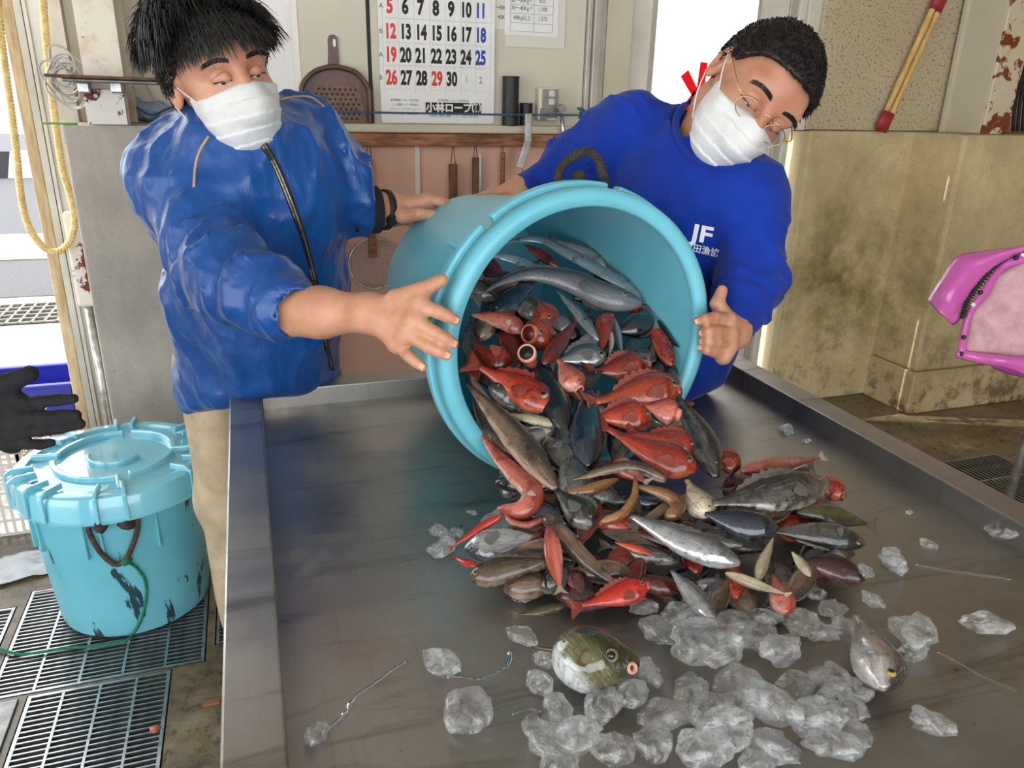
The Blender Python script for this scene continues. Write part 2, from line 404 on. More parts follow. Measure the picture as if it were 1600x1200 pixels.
def grate(p, along, pitch, rods, label, bar_w=.0042):
    x0, x1, y0, y1 = p; t = thing('drain_grate', label, 'grate', ((x0+x1)/2, (y0+y1)/2, 0), 'steel drain grates in the floor')
    e = .004; f = .012
    build('frame', join(box(x0+e, x1-e, y0+e, y0+f, -.03, .001), box(x0+e, x1-e, y1-f, y1-e, -.03, .001), box(x0+e, x0+f, y0+f, y1-f, -.03, .001), box(x1-f, x1-e, y0+f, y1-f, -.03, .001)), M['steel'], t)
    cx, cy = (x0+x1)/2, (y0+y1)/2
    if along == 'x':
        n = int((y1-y0-2*f)/pitch); b = build('bar', box(x0+f, x1-f, cy-bar_w/2, cy+bar_w/2, -.028, 0), M['steel'], t)
        for i in range(n): (share(b, (0, y0+f+(i+.7)*pitch-cy, 0)) if i else setattr(b, 'location', (0, y0+f+.7*pitch-cy, 0)))
        for i in range(rods):
            x = x0+(x1-x0)*(i+1)/(rods+1)
            if i == 0: r = build('cross_rod', box(cx-.003, cx+.003, y0+f, y1-f, -.006, .0006), M['steel'], t); r.location = (x-cx, 0, 0)
            else: share(r, (x-cx, 0, 0))
    else:
        n = int((x1-x0-2*f)/pitch); b = build('bar', box(cx-bar_w/2, cx+bar_w/2, y0+f, y1-f, -.028, 0), M['steel'], t)
        for i in range(n): (share(b, (x0+f+(i+.7)*pitch-cx, 0, 0)) if i else setattr(b, 'location', (x0+f+.7*pitch-cx, 0, 0)))
        for i in range(rods):
            y = y0+(y1-y0)*(i+1)/(rods+1)
            if i == 0: r = build('cross_rod', box(x0+f, x1-f, cy-.003, cy+.003, -.006, .0006), M['steel'], t); r.location = (0, y-cy, 0)
            else: share(r, (0, y-cy, 0))
    return t
grate(pits[0], 'x', .0165, 4, 'steel drain grate under the lidded blue tub')
grate(pits[1], 'x', .0170, 3, 'steel drain grate nearest the camera, at the lower left')
grate(pits[2], 'x', .0165, 4, 'steel drain grate at the left edge, by the white crate')
grate(pits[3], 'x', .0165, 0, 'narrow strip of drain grate between tub and table')
grate(pits[4], 'y', .0215, 3, 'drain grate in the wet floor right of the table')
tag(build('cover_plate', box(-1.25, -.64, 1.10, 1.785, 0, .006), M['steel_dark'], origin=(-.9, 1.4, 0), bevel=.002), 'flat grey steel plate beside the nearest drain grate', 'plate')

# back wall: upper boards, lower pink boards
wb = struct('wall_back', box(-.52, 1.49, YW+.02, YW+.14, 0, 3.2), M['cream2'])
build('panel', box(-.50, .452, YW, YW+.03, ZL-.02, 3.2), M['cream'], wb, bevel=.002)
build('panel', box(.466, 1.292, YW, YW+.03, ZL-.02, 3.2), M['cream'], wb, bevel=.002)
build('panel', box(1.375, 1.487, YW-.012, YW+.03, .0, 3.2), M['cream2'], wb, bevel=.004)
build('joint_strip', box(.452, .466, YW+.008, YW+.03, ZL, 3.2), M['black'], wb)
build('corrugated_strip', join(box(1.294, 1.312, YW-.02, YW+.02, .9, 3.2), box(1.315, 1.345, YW-.035, YW+.02, .9, 3.2), box(1.348, 1.370, YW-.02, YW+.02, .9, 3.2)), M['alu'], wb, bevel=.003)
xp = [.20, .622, 1.05, 1.372]
for a, b in zip(xp[:-1], xp[1:]): build('lower_panel', box(a+.002, b-.002, YW, YW+.03, .02, 1.25), M['pink'], wb, bevel=.002)
build('sill', box(.21, 1.37, YW-.055, YW+.02, 1.275, 1.305), M['cream2'], wb, bevel=.008)
build('rail', box(.21, 1.37, YW-.045, YW, 1.228, 1.273), M['wood_rail'], wb, bevel=.004)
build('cover_strip', box(.612, .632, YW-.012, YW, .0, 1.228), M['cream'], wb, bevel=.002)
# left pilaster
pl = struct('wall_pilaster_left', box(-.505, .20, 2.70, YW+.14, 0, ZL), M['conc_left'], bevel=.008)
struct('wall_infill_left', box(-.60, -.50, 2.96, YW+.14, 0, 3.2), M['alu'])
# steel column on it
hb = thing('steel_column', 'rust specked cream steel beam column standing on the left concrete pier', 'column', (-.375, 2.85, ZL))
build('flange', box(-.43, -.322, 2.735, 2.749, ZL, 3.2), M['beam'], hb, bevel=.002)
build('web', box(-.381, -.371, 2.749, 2.94, ZL, 3.2), M['beam'], hb)
build('flange', box(-.43, -.322, 2.94, 2.954, ZL, 3.2), M['beam'], hb, bevel=.002)
# right: door with window pane, concrete wall, pilaster
def slant(xa, xb, xc, xd, z0, z1):                     # stile piece slanted along the sun, its slot added for a light streak: front xa..xb, back xc..xd
    return prism([(xa, YW+.02), (xb, YW+.02), (xd, YW+.05), (xc, YW+.05)], (0, 0, z0), (1, 0, 0), (0, 1, 0), z1-z0)
dr = struct('door_1', join(box(1.49, 1.60, YW+.02, YW+.09, 0, 3.2), slant(2.06, 2.185, 2.06, 2.108, 0, 3.2), slant(2.201, 2.225, 2.124, 2.225, 0, 3.2), *[slant(2.184, 2.202, 2.107, 2.125, a, b) for a, b in ((0, .56), (1.36, 1.84), (2.02, 3.2))], box(1.6, 2.06, YW+.03, YW+.08, 0, .95), box(1.6, 2.06, YW+.03, YW+.08, 2.5, 3.2)), M['white_frame'], bevel=.004)
build('jamb', box(2.228, 2.262, YW+.02, YW+.05, 0, 3.2), M['alu'], dr, bevel=.003)
build('jamb', box(2.268, 2.30, YW+.006, YW+.05, 0, 3.2), M['white_frame'], dr, bevel=.003)
build('frame_bead', box(1.583, 1.60, YW+.005, YW+.02, .95, 2.5), M['alu'], dr)
build('frame_bead', box(2.06, 2.075, YW+.005, YW+.02, .95, 2.5), M['alu'], dr)
def glass_pane():
    m, nt, b = nodes('window_glass'); out = nt.nodes['Material Output']
    tr = nt.nodes.new('ShaderNodeBsdfTransparent'); tr.inputs[0].default_value = (.96, .97, .97, 1); gl = nt.nodes.new('ShaderNodeBsdfTranslucent'); gl.inputs[0].default_value = (.95, .95, .95, 1)
    mx = nt.nodes.new('ShaderNodeMixShader'); mx.inputs[0].default_value = .25; L(nt, tr.outputs[0], mx.inputs[1]); L(nt, gl.outputs[0], mx.inputs[2]); L(nt, mx.outputs[0], out.inputs[0]); return m
build('pane', box(1.598, 2.062, YW+.05, YW+.056, .95, 2.5), glass_pane(), dr)
def film_red():
    m, nt, b = nodes('red_film'); out = nt.nodes['Material Output']; tl = nt.nodes.new('ShaderNodeBsdfTranslucent'); tl.inputs[0].default_value = (*srgb(224, 20, 50), 1); b.inputs['Base Color'].default_value = (*srgb(222, 24, 48), 1); mx = nt.nodes.new('ShaderNodeMixShader'); mx.inputs[0].default_value = .5
    L(nt, b.outputs[0], mx.inputs[1]); L(nt, tl.outputs[0], mx.inputs[2]); L(nt, mx.outputs[0], out.inputs[0]); return m
M['red'] = film_red()
# red brush character on the glass: an upright stroke with four slanting ones
_c = AY(1089, 147, YW+.046); ux, uy = np.array((1., 0, 0)), np.array((0, 0, 1.))
def stroke(x0, y0, x1, y1, w0, w1):
    d = nrm((x1-x0, y1-y0)); p = np.array((-d[1], d[0]))
    return prism([(x0+p[0]*w0, y0+p[1]*w0), (x0-p[0]*w0, y0-p[1]*w0), (x1-p[0]*w1, y1-p[1]*w1), (x1+p[0]*w1, y1+p[1]*w1)], _c, ux, uy, .003)
rc = build('red_lettering', join(stroke(.018, .125, .005, -.18, .017, .02), stroke(-.07, .08, .0, -.01, .021, .017), stroke(.095, .08, .012, -.01, .021, .017), stroke(0, 0, -.115, -.13, .02, .008), stroke(.01, 0, .125, -.13, .02, .012)), M['red'], dr)
cr = struct('wall_right_back', box(2.375, 3.0, 2.962, YW+.14, 0, ZL), M['conc_right'], bevel=.012)
build('end_face', box(2.345, 2.377, 2.975, YW+.14, 0, ZL-.004), M['conc_side'], cr, bevel=.004)
struct('wall_right_upper', box(2.36, 3.8, 2.968, YW+.10, ZL+.004, 3.2), M['speck'], bevel=.004)
struct('trim_2', box(2.302, 2.362, 2.99, YW+.1, ZL, 3.2), M['white_frame'], bevel=.003)
pr = struct('wall_pilaster_right', box(2.955, 3.70, 2.68, YW+.14, .215, ZL), M['conc_right'], bevel=.015)
build('plinth', box(2.945, 3.71, 2.668, YW+.14, 0, .215), M['conc_right'], pr, bevel=.008)
struct('wall_right_far', box(3.70, 4.9, 2.97, YW+.14, 0, 3.2), M['conc_right'])
col = thing('painted_column', 'cream steel column with peeling rust patches on the right pier', 'column', (3.05, 2.8, ZL))
ce = AY(1531, 207, 2.74)
build('side_face', box(ce[0], ce[0]+.012, ce[1], 2.945, ZL+.001, 3.2), M['cream2'], col, bevel=.004)
build('front_face', box(ce[0], ce[0]+.15, ce[1]-.012, ce[1]+.002, ZL+.001, 3.2), M['col_rust'], col, bevel=.005)
build('back_flange', box(ce[0]-.02, ce[0]+.16, 2.93, 2.948, ZL+.001, 3.2), M['cream2'], col)
# room shell outside the view, its openings shaped to steer the daylight
struct('wall_right', box(4.9, 5.0, -2.5, 3.2, 0, 3.2), M['conc_right'])
struct('ceiling', box(-4, 5, -2.5, 3.2, 3.2, 3.3), M['ceil'])
struct('wall_left', join(box(-4.0, -3.9, 1.6, 3.2, 0, 3.2), box(-4.0, -3.9, -2.5, 1.6, 2.9, 3.2)), M['conc_left'])
struct('wall_front', join(box(2.2, 5, -2.6, -2.5, 0, 3.2), box(-4, 2.2, -2.6, -2.5, 2.9, 3.2)), M['cream'])
struct('wall_lintel', join(box(-3.9, -.6, YW, YW+.14, 2.5, 3.2), box(-3.9, -2.3, YW, YW+.14, 0, 2.5)), M['cream2'])
# door frame at the left
lf = struct('door_2', box(-.668, -.632, YW-.03, YW+.10, 0, 2.5), M['tan_frame'], bevel=.004)
build('track', join(box(-.630, -.608, YW-.04, YW+.06, 0, 2.5), box(-.604, -.592, YW-.05, YW+.06, 0, 2.5)), M['alu'], lf, bevel=.002)
build('pipe', tube([(-.556, 2.915, 0), (-.556, 2.915, .72)], .016, 14), M['steel'], lf, smooth=True)
build('pipe_cover', join(box(-.585, -.53, 2.89, 2.95, .70, 1.02)), M['beam_low'], lf, bevel=.01)

# outside the door
yd = struct('ground', box(-14, 14, 3.2, 9.0, -.12, -.005), M['yard'])
struct('ground_road', box(-14, 14, 6.2, 30, -.12, .0), M['asphalt'])
struct('ground_walk', box(-14, 14, 7.6, 9.0, -.1, .012), M['yard'])
gx = [-2.6+i*.05 for i in range(48)]
gr = thing('drain_cover', 'white lattice drain cover in the sunny yard outside the door', 'grate', (-1.5, 5.75, 0))
build('shade_sheet', box(-2.7, -.3, 5.42, 5.95, -.004, 0.001), M['dark'], gr)  # flat near-black sheet, painted shade in place of depth under the bars
b0 = build('bar', box(-1.506, -1.494, 5.42, 5.95, 0.001, .012), M['yard'], gr)
for k in range(32): (share(b0, (-1.1+k*.072, 0, 0)) if k else setattr(b0, 'location', (-1.1, 0, 0)))
r0 = build('cross_bar', box(-2.7, -.3, 5.67, 5.685, 0.001, .012), M['yard'], gr)
for k in range(6): (share(r0, (0, -.25+k*.1, 0)) if k else setattr(r0, 'location', (0, -.25, 0)))
M['blackp'] = pm('kerb_black', srgb(50, 48, 50), None, 5, .7); M['whitep'] = pm('kerb_white', srgb(235, 232, 226), None, 5, .7)
kb = thing('kerb_barrier', 'black and white striped kerb barrier far outside the door', 'barrier', (-4, 15, 0))
for k in range(9):
    x = -6.2+k*.62; build('block', prism([(0, 0), (.62, 0), (.72, .42), (.1, .42)], (x, 15, 0), (1, 0, 0), (0, 0, 1), -.3), M['blackp'] if k % 2 else M['whitep'], kb)

# ================================================================== steel table
def stainless():
    m, nt, b = nodes('stainless_sheet'); co = coords(nt)
    c = ramp(nt, nz(nt, co, 3.5, 7, .65), [(.3, srgb(158, 154, 148)), (.7, srgb(180, 175, 168))])
    st = nz(nt, coords(nt, scale=(60, 2.0, 1)), 3, 4, .6)
    c = mixc(nt, ramp(nt, st, [(.6, 0), (.8, .35)]), c, srgb(120, 116, 110))
    sm = ramp(nt, nz(nt, coords(nt, scale=(1.4, 9, 1)), 1.6, 6, .7, .6), [(.54, 0), (.68, .55)])
    c = mixc(nt, sm, c, srgb(96, 90, 82))
    L(nt, c, b.inputs['Base Color']); b.inputs['Metallic'].default_value = .92
    L(nt, ramp(nt, nz(nt, co, 5, 8, .7, .8), [(.35, .30), (.65, .52)]), b.inputs['Roughness'])
    bump(nt, b, nz(nt, coords(nt, scale=(1, 1, 1)), 9, 4, .6), .10, .004); return m
M['inox'] = stainless()
TZ = .78
tb = thing('steel_table', 'long stainless steel sorting table with raised rim', 'table', (.52, .95, 0))
build('table_top', box(-.014, 1.057, .28, 1.576, TZ-.012, TZ), M['inox'], tb)
def rim(x0, x1, y0, y1): return box(x0, x1, y0, y1, TZ-.05, .82)
build('rim', rim(-.072, -.012, .22, 1.636), M['inox'], tb, bevel=.003)
build('rim', rim(1.055, 1.115, .22, 1.636), M['inox'], tb, bevel=.003)
build('rim', rim(-.0118, 1.0548, 1.574, 1.636), M['inox'], tb, bevel=.003)
build('rim', rim(-.0118, 1.0548, .22, .282), M['inox'], tb, bevel=.003)
for x in (-.03, 1.07):
    for y in (.28, 1.57): build('leg', box(x-.02, x+.02, y-.02, y+.02, 0, TZ-.05), M['inox'], tb, bevel=.004)
for x in (-.03, 1.07): build('stretcher', box(x-.015, x+.015, .301, 1.549, .18, .21), M['inox'], tb, bevel=.003)
M['water'] = None
def water():
    m, nt, b = nodes('water'); out = nt.nodes['Material Output']; tr = nt.nodes.new('ShaderNodeBsdfTransparent'); gl = nt.nodes.new('ShaderNodeBsdfGlossy'); gl.inputs['Roughness'].default_value = .02; fr = nt.nodes.new('ShaderNodeFresnel'); fr.inputs[0].default_value = 1.5; mx = nt.nodes.new('ShaderNodeMixShader')
    L(nt, fr.outputs[0], mx.inputs[0]); L(nt, tr.outputs[0], mx.inputs[1]); L(nt, gl.outputs[0], mx.inputs[2]); L(nt, mx.outputs[0], out.inputs[0]); return m
M['water'] = water()

# ================================================================== tubs
def tub_plastic(name, scuff):
    m, nt, b = nodes(name); co = coords(nt)
    c = ramp(nt, nz(nt, co, 3, 4), [(.3, srgb(98, 176, 192)), (.7, srgb(118, 192, 206))])
    k = ramp(nt, nz(nt, coords(nt, scale=(7, 7, 2.2)), 2.1, 7, .62, .5), [(.59, 0), (.61, .92)]) if scuff else ramp(nt, nz(nt, coords(nt, scale=(14, 3, 14)), 2.6, 6, .6), [(.70, 0), (.75, .5)])
    c = mixc(nt, k, c, srgb(24, 36, 44))
    L(nt, c, b.inputs['Base Color']); b.inputs['Roughness'].default_value = .32; b.inputs['Subsurface Weight'].default_value = .25
    b.inputs['Subsurface Radius'].default_value = (.01, .02, .025); b.inputs['Subsurface Scale'].default_value = 1
    bump(nt, b, nz(nt, co, 60, 4), .04, .003); return m
M['tub'] = tub_plastic('pale_blue_plastic', False); M['tub_scuffed'] = tub_plastic('scuffed_blue_plastic', True)
M['tub_rib'] = pm('pale_blue_rib', srgb(98, 176, 192), srgb(118, 192, 206), 3, .32)
M['rope_black'] = pm('black_rope', srgb(36, 32, 30), srgb(66, 58, 52), 60, .85, bmp=.4, bscale=200)
M['rope_brown'] = pm('brown_rope', srgb(92, 74, 62), srgb(60, 48, 42), 60, .85, bmp=.4, bscale=200)
M['rope_green'] = pm('green_rope', srgb(12, 92, 66), srgb(20, 128, 90), 60, .7, bmp=.4, bscale=200)
M['rope_yellow'] = pm('straw_rope', srgb(232, 208, 150), srgb(200, 170, 110), 60, .85, bmp=.4, bscale=200)
def arc_ring(c, ax, r0, r1, h0, h1, a0, a1, n=24, up=(0, 0, 1)):
    a, s, u = frame(ax, up); V = []; Fc = []
    for i in range(n+1):
        th = a0+(a1-a0)*i/n; d = s*math.cos(th)+u*math.sin(th)
        for (r, h) in ((r0, h0), (r1, h0), (r1, h1), (r0, h1)): V.append(np.array(c)+a*h+d*r)
    for i in range(n):
        for j in range(4): p, q = i*4+j, i*4+(j+1) % 4; Fc.append((p, q, q+4, p+4))
    Fc += [(3, 2, 1, 0), (4*n, 4*n+1, 4*n+2, 4*n+3)]; return V, Fc
# --- tipped tub: mouth centre towards the camera, base away
TC = D(911, 536, 1.25); TB = D(738, 446, 1.68); TA = nrm(TB-TC); TH = float(np.linalg.norm(TB-TC))
TR0, TR1 = .230, .196
t = thing('fish_tub', 'pale blue plastic tub tipped on its side, spilling fish', 'tub', tuple(AZ(770, 740, TZ)))
prof = [(.006, TH), (TR1-.02, TH), (TR1-.004, TH-.006), (TR1, TH-.022)]+[(TR0-(TR0-TR1)*k/8, (TH-.03)*k/8+.004) for k in range(7, -1, -1)]
prof += [(TR0-.012, .004)]+[(TR0-.012-(TR0-TR1)*k/8, .004+(TH-.02)*k/8) for k in range(1, 8)]+[(TR1-.03, TH-.014), (.006, TH-.012)]
build('body', lathe(prof, TC, TA, 72), M['tub'], t, smooth=True, auto=.7)
lp = [(TR0-.012, .012), (TR0-.013, .0), (TR0-.010, -.007), (TR0+.006, -.008), (TR0+.014, -.004), (TR0+.016, .004), (TR0+.016, .022), (TR0+.008, .024), (TR0-.004, .024)]
build('lip', lathe(lp, TC, TA, 96, closed=True), M['tub'], t, smooth=True)
for a0, a1 in ((.25, 1.28), (1.36, 2.20), (2.27, 4.35), (4.45, 6.45)):
    build('flange', arc_ring(TC, TA, TR0-.002, TR0+.024, .030, .052, a0, a1, 40), M['tub'], t, bevel=.004)
_a, _s, _u = frame(TA)
def tub_pt(th, r, h, C=TC): return C+_a*h+(_s*math.cos(th)+_u*math.sin(th))*r
for th in (2.45, 3.75, 3.92, 5.2, .9):
    d = _s*math.cos(th)+_u*math.sin(th); e = np.cross(_a, d); hh = .052+.03
    build('rib', obox(TC+_a*hh+d*(TR0+.006), _a, d, e, .06, .026, .009), M['tub_rib'], t, bevel=.003)
hp = [D(876, 290, 1.30), D(873, 275, 1.30), D(880, 258, 1.31), D(898, 243, 1.31), D(918, 237, 1.31), D(932, 246, 1.31), D(940, 265, 1.31), D(946, 290, 1.31)]
build('rope_handle', rope(spline(hp, 40), .0085, 45), M['rope_black'], t, smooth=True)
build('rope_knot', bumpy(lathe([(.002, -.014), (.012, -.008), (.014, 0), (.011, .009), (.002, .014)], D(905, 279, 1.33), (1, 0, .3), 12), .004, 60), M['rope_black'], t, smooth=True)
# --- standing tub with its lid
LC = np.array((-.412, 2.16, 0)); LX, LY = float(LC[0]), float(LC[1])
t2 = thing('lidded_tub', 'scuffed pale blue tub standing on the drain grate, closed with a lid', 'tub', (LX, LY, .001))
H2, Ra, Rb = .435, .235, .200
pf = [(.004, .004), (Rb-.015, .002), (Rb-.003, .006), (Rb, .02)]+[(Rb+(Ra-Rb)*k/8, .02+(H2-.02)*k/8) for k in range(1, 9)]+[(Ra-.01, H2), (Rb-.012, .016), (.004, .012)]
build('body', lathe(pf, (LX, LY, 0), (0, 0, 1), 72), M['tub_scuffed'], t2, smooth=True, auto=.7)
for th in [math.radians(a) for a in (-150, -140, -105, -95, -62, -20, 20, 150, 100)]:
    d = np.array((math.cos(th), math.sin(th), 0)); e = np.array((-d[1], d[0], 0))
    build('rib', obox(np.array((LX, LY, .34))+d*(Ra-.010), d, e, (0, 0, 1), .02, .007, .14), M['tub_rib'], t2, bevel=.003)
RL = .250
lid = thing('tub_lid', 'pale blue lid with raised swirl ribs, closing the standing tub', 'lid', (LX, LY, H2))
lidp = [(.002, .018+H2), (.12, .018+H2), (.165, .018+H2), (.176, .014+H2), (.212, .013+H2), (.216, .021+H2), (.236, .022+H2), (RL-.004, .016+H2), (RL, .006+H2), (RL+.004, -.045+H2), (RL+.008, -.048+H2), (RL+.007, -.052+H2), (RL-.003, -.05+H2), (RL-.006, .004+H2), (.2, .004+H2), (.002, .006+H2)]
M['lid'] = pm('glossy_lid_plastic', srgb(116, 194, 214), srgb(130, 204, 222), 3, .14, coat=1.0)
lb = build('lid_disc', lathe(lidp, (LX, LY, 0), (0, 0, 1), 96), M['lid'], lid, smooth=True, auto=.6)
LO = (LX, LY, H2)
for a0, a1, r in ((-100, -5, .148), (10, 92, .148), (100, 182, .148), (190, 250, .148)):
    a, b = math.radians(a0), math.radians(a1)
    build('swirl_rib', arc_ring(LO, (0, 0, 1), r-.008, r+.008, .012, .033, a, b, 24, (0, 1, 0)), M['lid'], lid, bevel=.004)
build('swirl_rib', arc_ring(LO, (0, 0, 1), .058, .070, .012, .032, 3.5, 6.4, 24, (0, 1, 0)), M['lid'], lid, bevel=.004)
for a0 in (-100, 10, 182):
    th = math.radians(a0); _, s_, u_ = frame((0, 0, 1), (0, 1, 0)); d = s_*math.cos(th)+u_*math.sin(th); e = np.cross((0, 0, 1), d)
    build('tab', obox(np.array(LO)+d*.178+np.array((0, 0, .023)), d, e, (0, 0, 1), .07, .012, .02), M['lid'], lid, bevel=.004)
for k, a in enumerate((-168, -155, -135, -122, -93, -78, -38, -22, 30, 42, 84, 96, 128, 142)):
    th = math.radians(a); d = np.array((math.cos(th), math.sin(th), 0)); e = np.array((-d[1], d[0], 0)); o = np.array(LO)
    pts = [(.192, .018), (.192, .034), (.242, .036), (.260, .024), (.263, -.046), (.255, -.046), (.255, .016), (.240, .020)]
    build('clip', prism([(p-.0, q) for p, q in pts], o-e*.0045, d, (0, 0, 1), -.009), M['lid'], lid, bevel=.002)
# rope handle of the standing tub, with black knots
def front(px, py): # a point on the tub wall seen at this pixel
    best = None
    for k in range(200):
        dd = 1.4+k*.004; p = D(px, py, dd); r = Rb+(Ra-Rb)*p[2]/H2+.014
        if math.hypot(p[0]-LX, p[1]-LY) < r: return p
    return D(px, py, 1.95)
hp2 = [front(137, 812), front(139, 830), front(152, 856), front(170, 876), front(185, 882), front(198, 872), front(208, 850), front(215, 825), front(213, 806)]
build('rope_handle', rope(spline(hp2, 40), .0075, 45), M['rope_brown'], t2, smooth=True)
for p in ((157, 820), (198, 816)):
    build('rope_knot', bumpy(lathe([(.002, -.020), (.017, -.012), (.021, 0), (.016, .012), (.002, .020)], front(*p), (1, .2, 0), 14), .007, 50), M['rope_black'], t2, smooth=True)
gp = [front(195, 876), front(212, 886), front(226, 905), front(229, 930), front(222, 965), front(208, 990)]
gp += [AZ(190, 1003, .012), AZ(150, 1010, .008), AZ(110, 1012, .008), AZ(70, 1018, .008), AZ(30, 1022, .008), AZ(-20, 1012, .008), AZ(-80, 1020, .008)]
g = build('green_rope', rope(spline(gp, 90), .0043, 70), M['rope_green'], origin=tuple(AZ(150, 1010, 0)), smooth=True)
tag(g, 'green cord tied to the tub handle and trailing over the drain grate', 'rope')
build('knot', bumpy(lathe([(.002, -.014), (.010, -.008), (.013, 0), (.010, .008), (.002, .014)], front(198, 876)+np.array((0, -.004, 0)), (1, .2, .4), 12), .006, 60), M['rope_green'], g, smooth=True)

# ================================================================== things on the walls
ux, uz = np.array((1., 0, 0)), np.array((0, 0, 1.)); YC = YW-.010
M['paper'] = pm('calendar_paper', srgb(240, 237, 233), srgb(230, 227, 224), 5, .7); M['ink'] = pm('black_ink', srgb(20, 19, 20), None, 5, .6)
M['ink_red'] = pm('red_ink', srgb(212, 62, 52), None, 5, .6); M['ink_blue'] = pm('blue_ink', srgb(44, 74, 160), None, 5, .6); M['ink_grey'] = pm('grey_ink', srgb(120, 118, 118), None, 5, .6)
M['film'] = pm('plastic_film', srgb(222, 216, 204), None, 5, .25)
cal = thing('wall_calendar', 'white wall calendar with large printed dates above the sill', 'calendar', tuple(AY(683, 192, YC)))
c00, c11 = AY(590, -150, YC), AY(771, 190, YC); X0, X1, Z0 = float(AY(596, 188, YC)[0]), float(c11[0]), float(AY(683, 190, YC)[2])
build('sheet', box(X0, X1, YC-.003, YC-.0005, Z0, Z0+.72), M['paper'], cal)
build('under_sheet', box(X0+.004, X1-.006, YC, YC+.004, Z0-.006, Z0+.72), M['paper'], cal)
yt = YC-.0032; E2 = (ux, uz)
rows = [(16, [(609, '5'), (633, '6'), (657, '7'), (681, '8'), (705, '9'), (728, '10'), (751, '11')]),
        (55, [(610, '12'), (634, '13'), (658, '14'), (682, '15'), (705, '16'), (728, '17'), (751, '18')]),
        (91, [(611, '19'), (634, '20'), (658, '21'), (682, '22'), (705, '23'), (728, '24'), (751, '25')]),
        (126, [(612, '26'), (635, '27'), (659, '28'), (683, '29'), (706, '30'), (729, '1'), (751, '2')])]
prt = {'ink': [], 'ink_red': [], 'ink_blue': [], 'ink_grey': []}
cx = [X0+.012+k*.0575 for k in range(8)]
for py, R_ in rows:
    z = float(AY(683, py-2, yt)[2])
    for k, (px, s) in enumerate(R_):
        x = float(AY(px, py, yt)[0]); small = s in ('1', '2'); key = 'ink_red' if (k == 0 or s == '29') else 'ink_blue' if k == 6 else 'ink'
        if s == '1': key = 'ink_grey'
        prt[key].append(text_vf(s, .034 if small else .066, (x, yt, z), ux, uz, sx=.62 if len(s) == 2 else .72, bold=.0 if small else .0030))
        prt['ink_grey'].append(text_vf('- - - - -', .012, (x, yt, z-.036), ux, uz))
    xl = float(AY(595, py, yt)[0]); prt['ink'].append(text_vf('A' if py in (16, 91) else 'B', .022, (xl+.001, yt, z), ux, uz))
    prt['ink_grey'].append(box(X0+.026, X1-.014, yt-.0003, yt, z+.0435, z+.0440))
for k in range(8): x = float(AY(598, 100, yt)[0])+.003+k*.0573; prt['ink_grey'].append(box(x, x+.0005, yt-.0003, yt, Z0+.10, Z0+.70))
lx, lz = float(AY(709, 168, yt)[0]), float(AY(709, 169, yt)[2])
prt['ink'].append(box(lx-.108, lx+.108, yt-.0006, yt-.0001, lz-.019, lz+.019))
wt = [text_vf('小林ロープ㈱', .036, (lx, yt-.0012, lz-.001), ux, uz, bold=.0012, sx=.98)]
for k, s in enumerate(('東京製綱株トヨロック加工販売', 'ＪＩＳ規格ワイヤー製作販売', 'クレーン・ナイスパワーロープ', 'ロープ加工一般荷役機器')):
    prt['ink'].append(text_vf(s, .0095, (lx-.185, yt, lz+.024-k*.0155), ux, uz, sx=.8))
prt['ink'].append(text_vf('東京製綱株トヨロック製品特約店', .008, (lx, yt, lz+.026), ux, uz)); prt['ink'].append(text_vf('沼津市上香貫三園町  ＴＥＬ（055）933-3455', .0095, (lx, yt, lz-.029), ux, uz))
for k, v in prt.items(): tag(build('print', join(*v), M[k], cal), kind='stuff')
tag(build('print', join(*wt), M['paper'], cal), kind='stuff')
def paper_sheet(name, label, px0, px1, pyb, y, ht, lines, mat='paper', fs=.020):
    a, b = AY(px0, pyb, y), AY(px1, pyb, y); z = float((a[2]+b[2])/2)
    o = thing(name, label, 'notice', ((a[0]+b[0])/2, y, z)); build('sheet', box(a[0], b[0], y-.001, y, z, z+ht), M[mat], o)
    pr_ = [text_vf(s, fs, (float(AY(px, py, y-.0014)[0]), y-.0014, float(AY(px, py, y-.0014)[2])), ux, uz, sx=.85) for px, py, s in lines]
    return o, pr_, (a[0], b[0], z)
o, pr_, (a, b, z) = paper_sheet('price_notice', 'white price table notice with weights, taped right of the calendar', 788, 871, 56, YW-.006, .40, [(816, 13, '30～40Kg〃'), (848, 15, '1.100'), (816, 28, '40Kg以上'), (848, 30, '1.375'), (816, 1, '20～30Kg〃'), (848, 2, '825')])
for py in (-6, 8, 22, 37, 50): zz = float(AY(825, py, YW)[2]); pr_.append(box(a+.022, b-.022, YW-.0078, YW-.0072, zz-.0004, zz+.0004))
for x in (a+.022, a+.115, b-.022): pr_.append(box(x-.0004, x+.0004, YW-.0078, YW-.0072, float(AY(825, 50, YW)[2]), z+.38))
tag(build('print', join(*pr_), M['ink'], o), kind='stuff'); build('plastic_sleeve', box(a+.006, b+.03, YW-.0045, YW-.0035, z-.04, z+.4), M['film'], o)
o, pr_, _ = paper_sheet('grey_notice', 'grey notice half hidden between calendar and price table', 771, 800, 46, YW-.003, .40, [(783, 12, '～40Kg'), (785, 27, '40Kg')], 'film')
tag(build('print', join(*pr_), M['ink'], o), kind='stuff')
o, pr_, _ = paper_sheet('blank_sheet', 'blank white sheet behind the dark-haired man on the cream wall', 405, 462, 150, YW-.003, .5, [], 'paper')
o, pr_, _ = paper_sheet('plastic_sheet', 'clear plastic sheet taped to the cream wall left of the dustpan', 436, 474, 170, YW-.0015, .5, [], 'film')
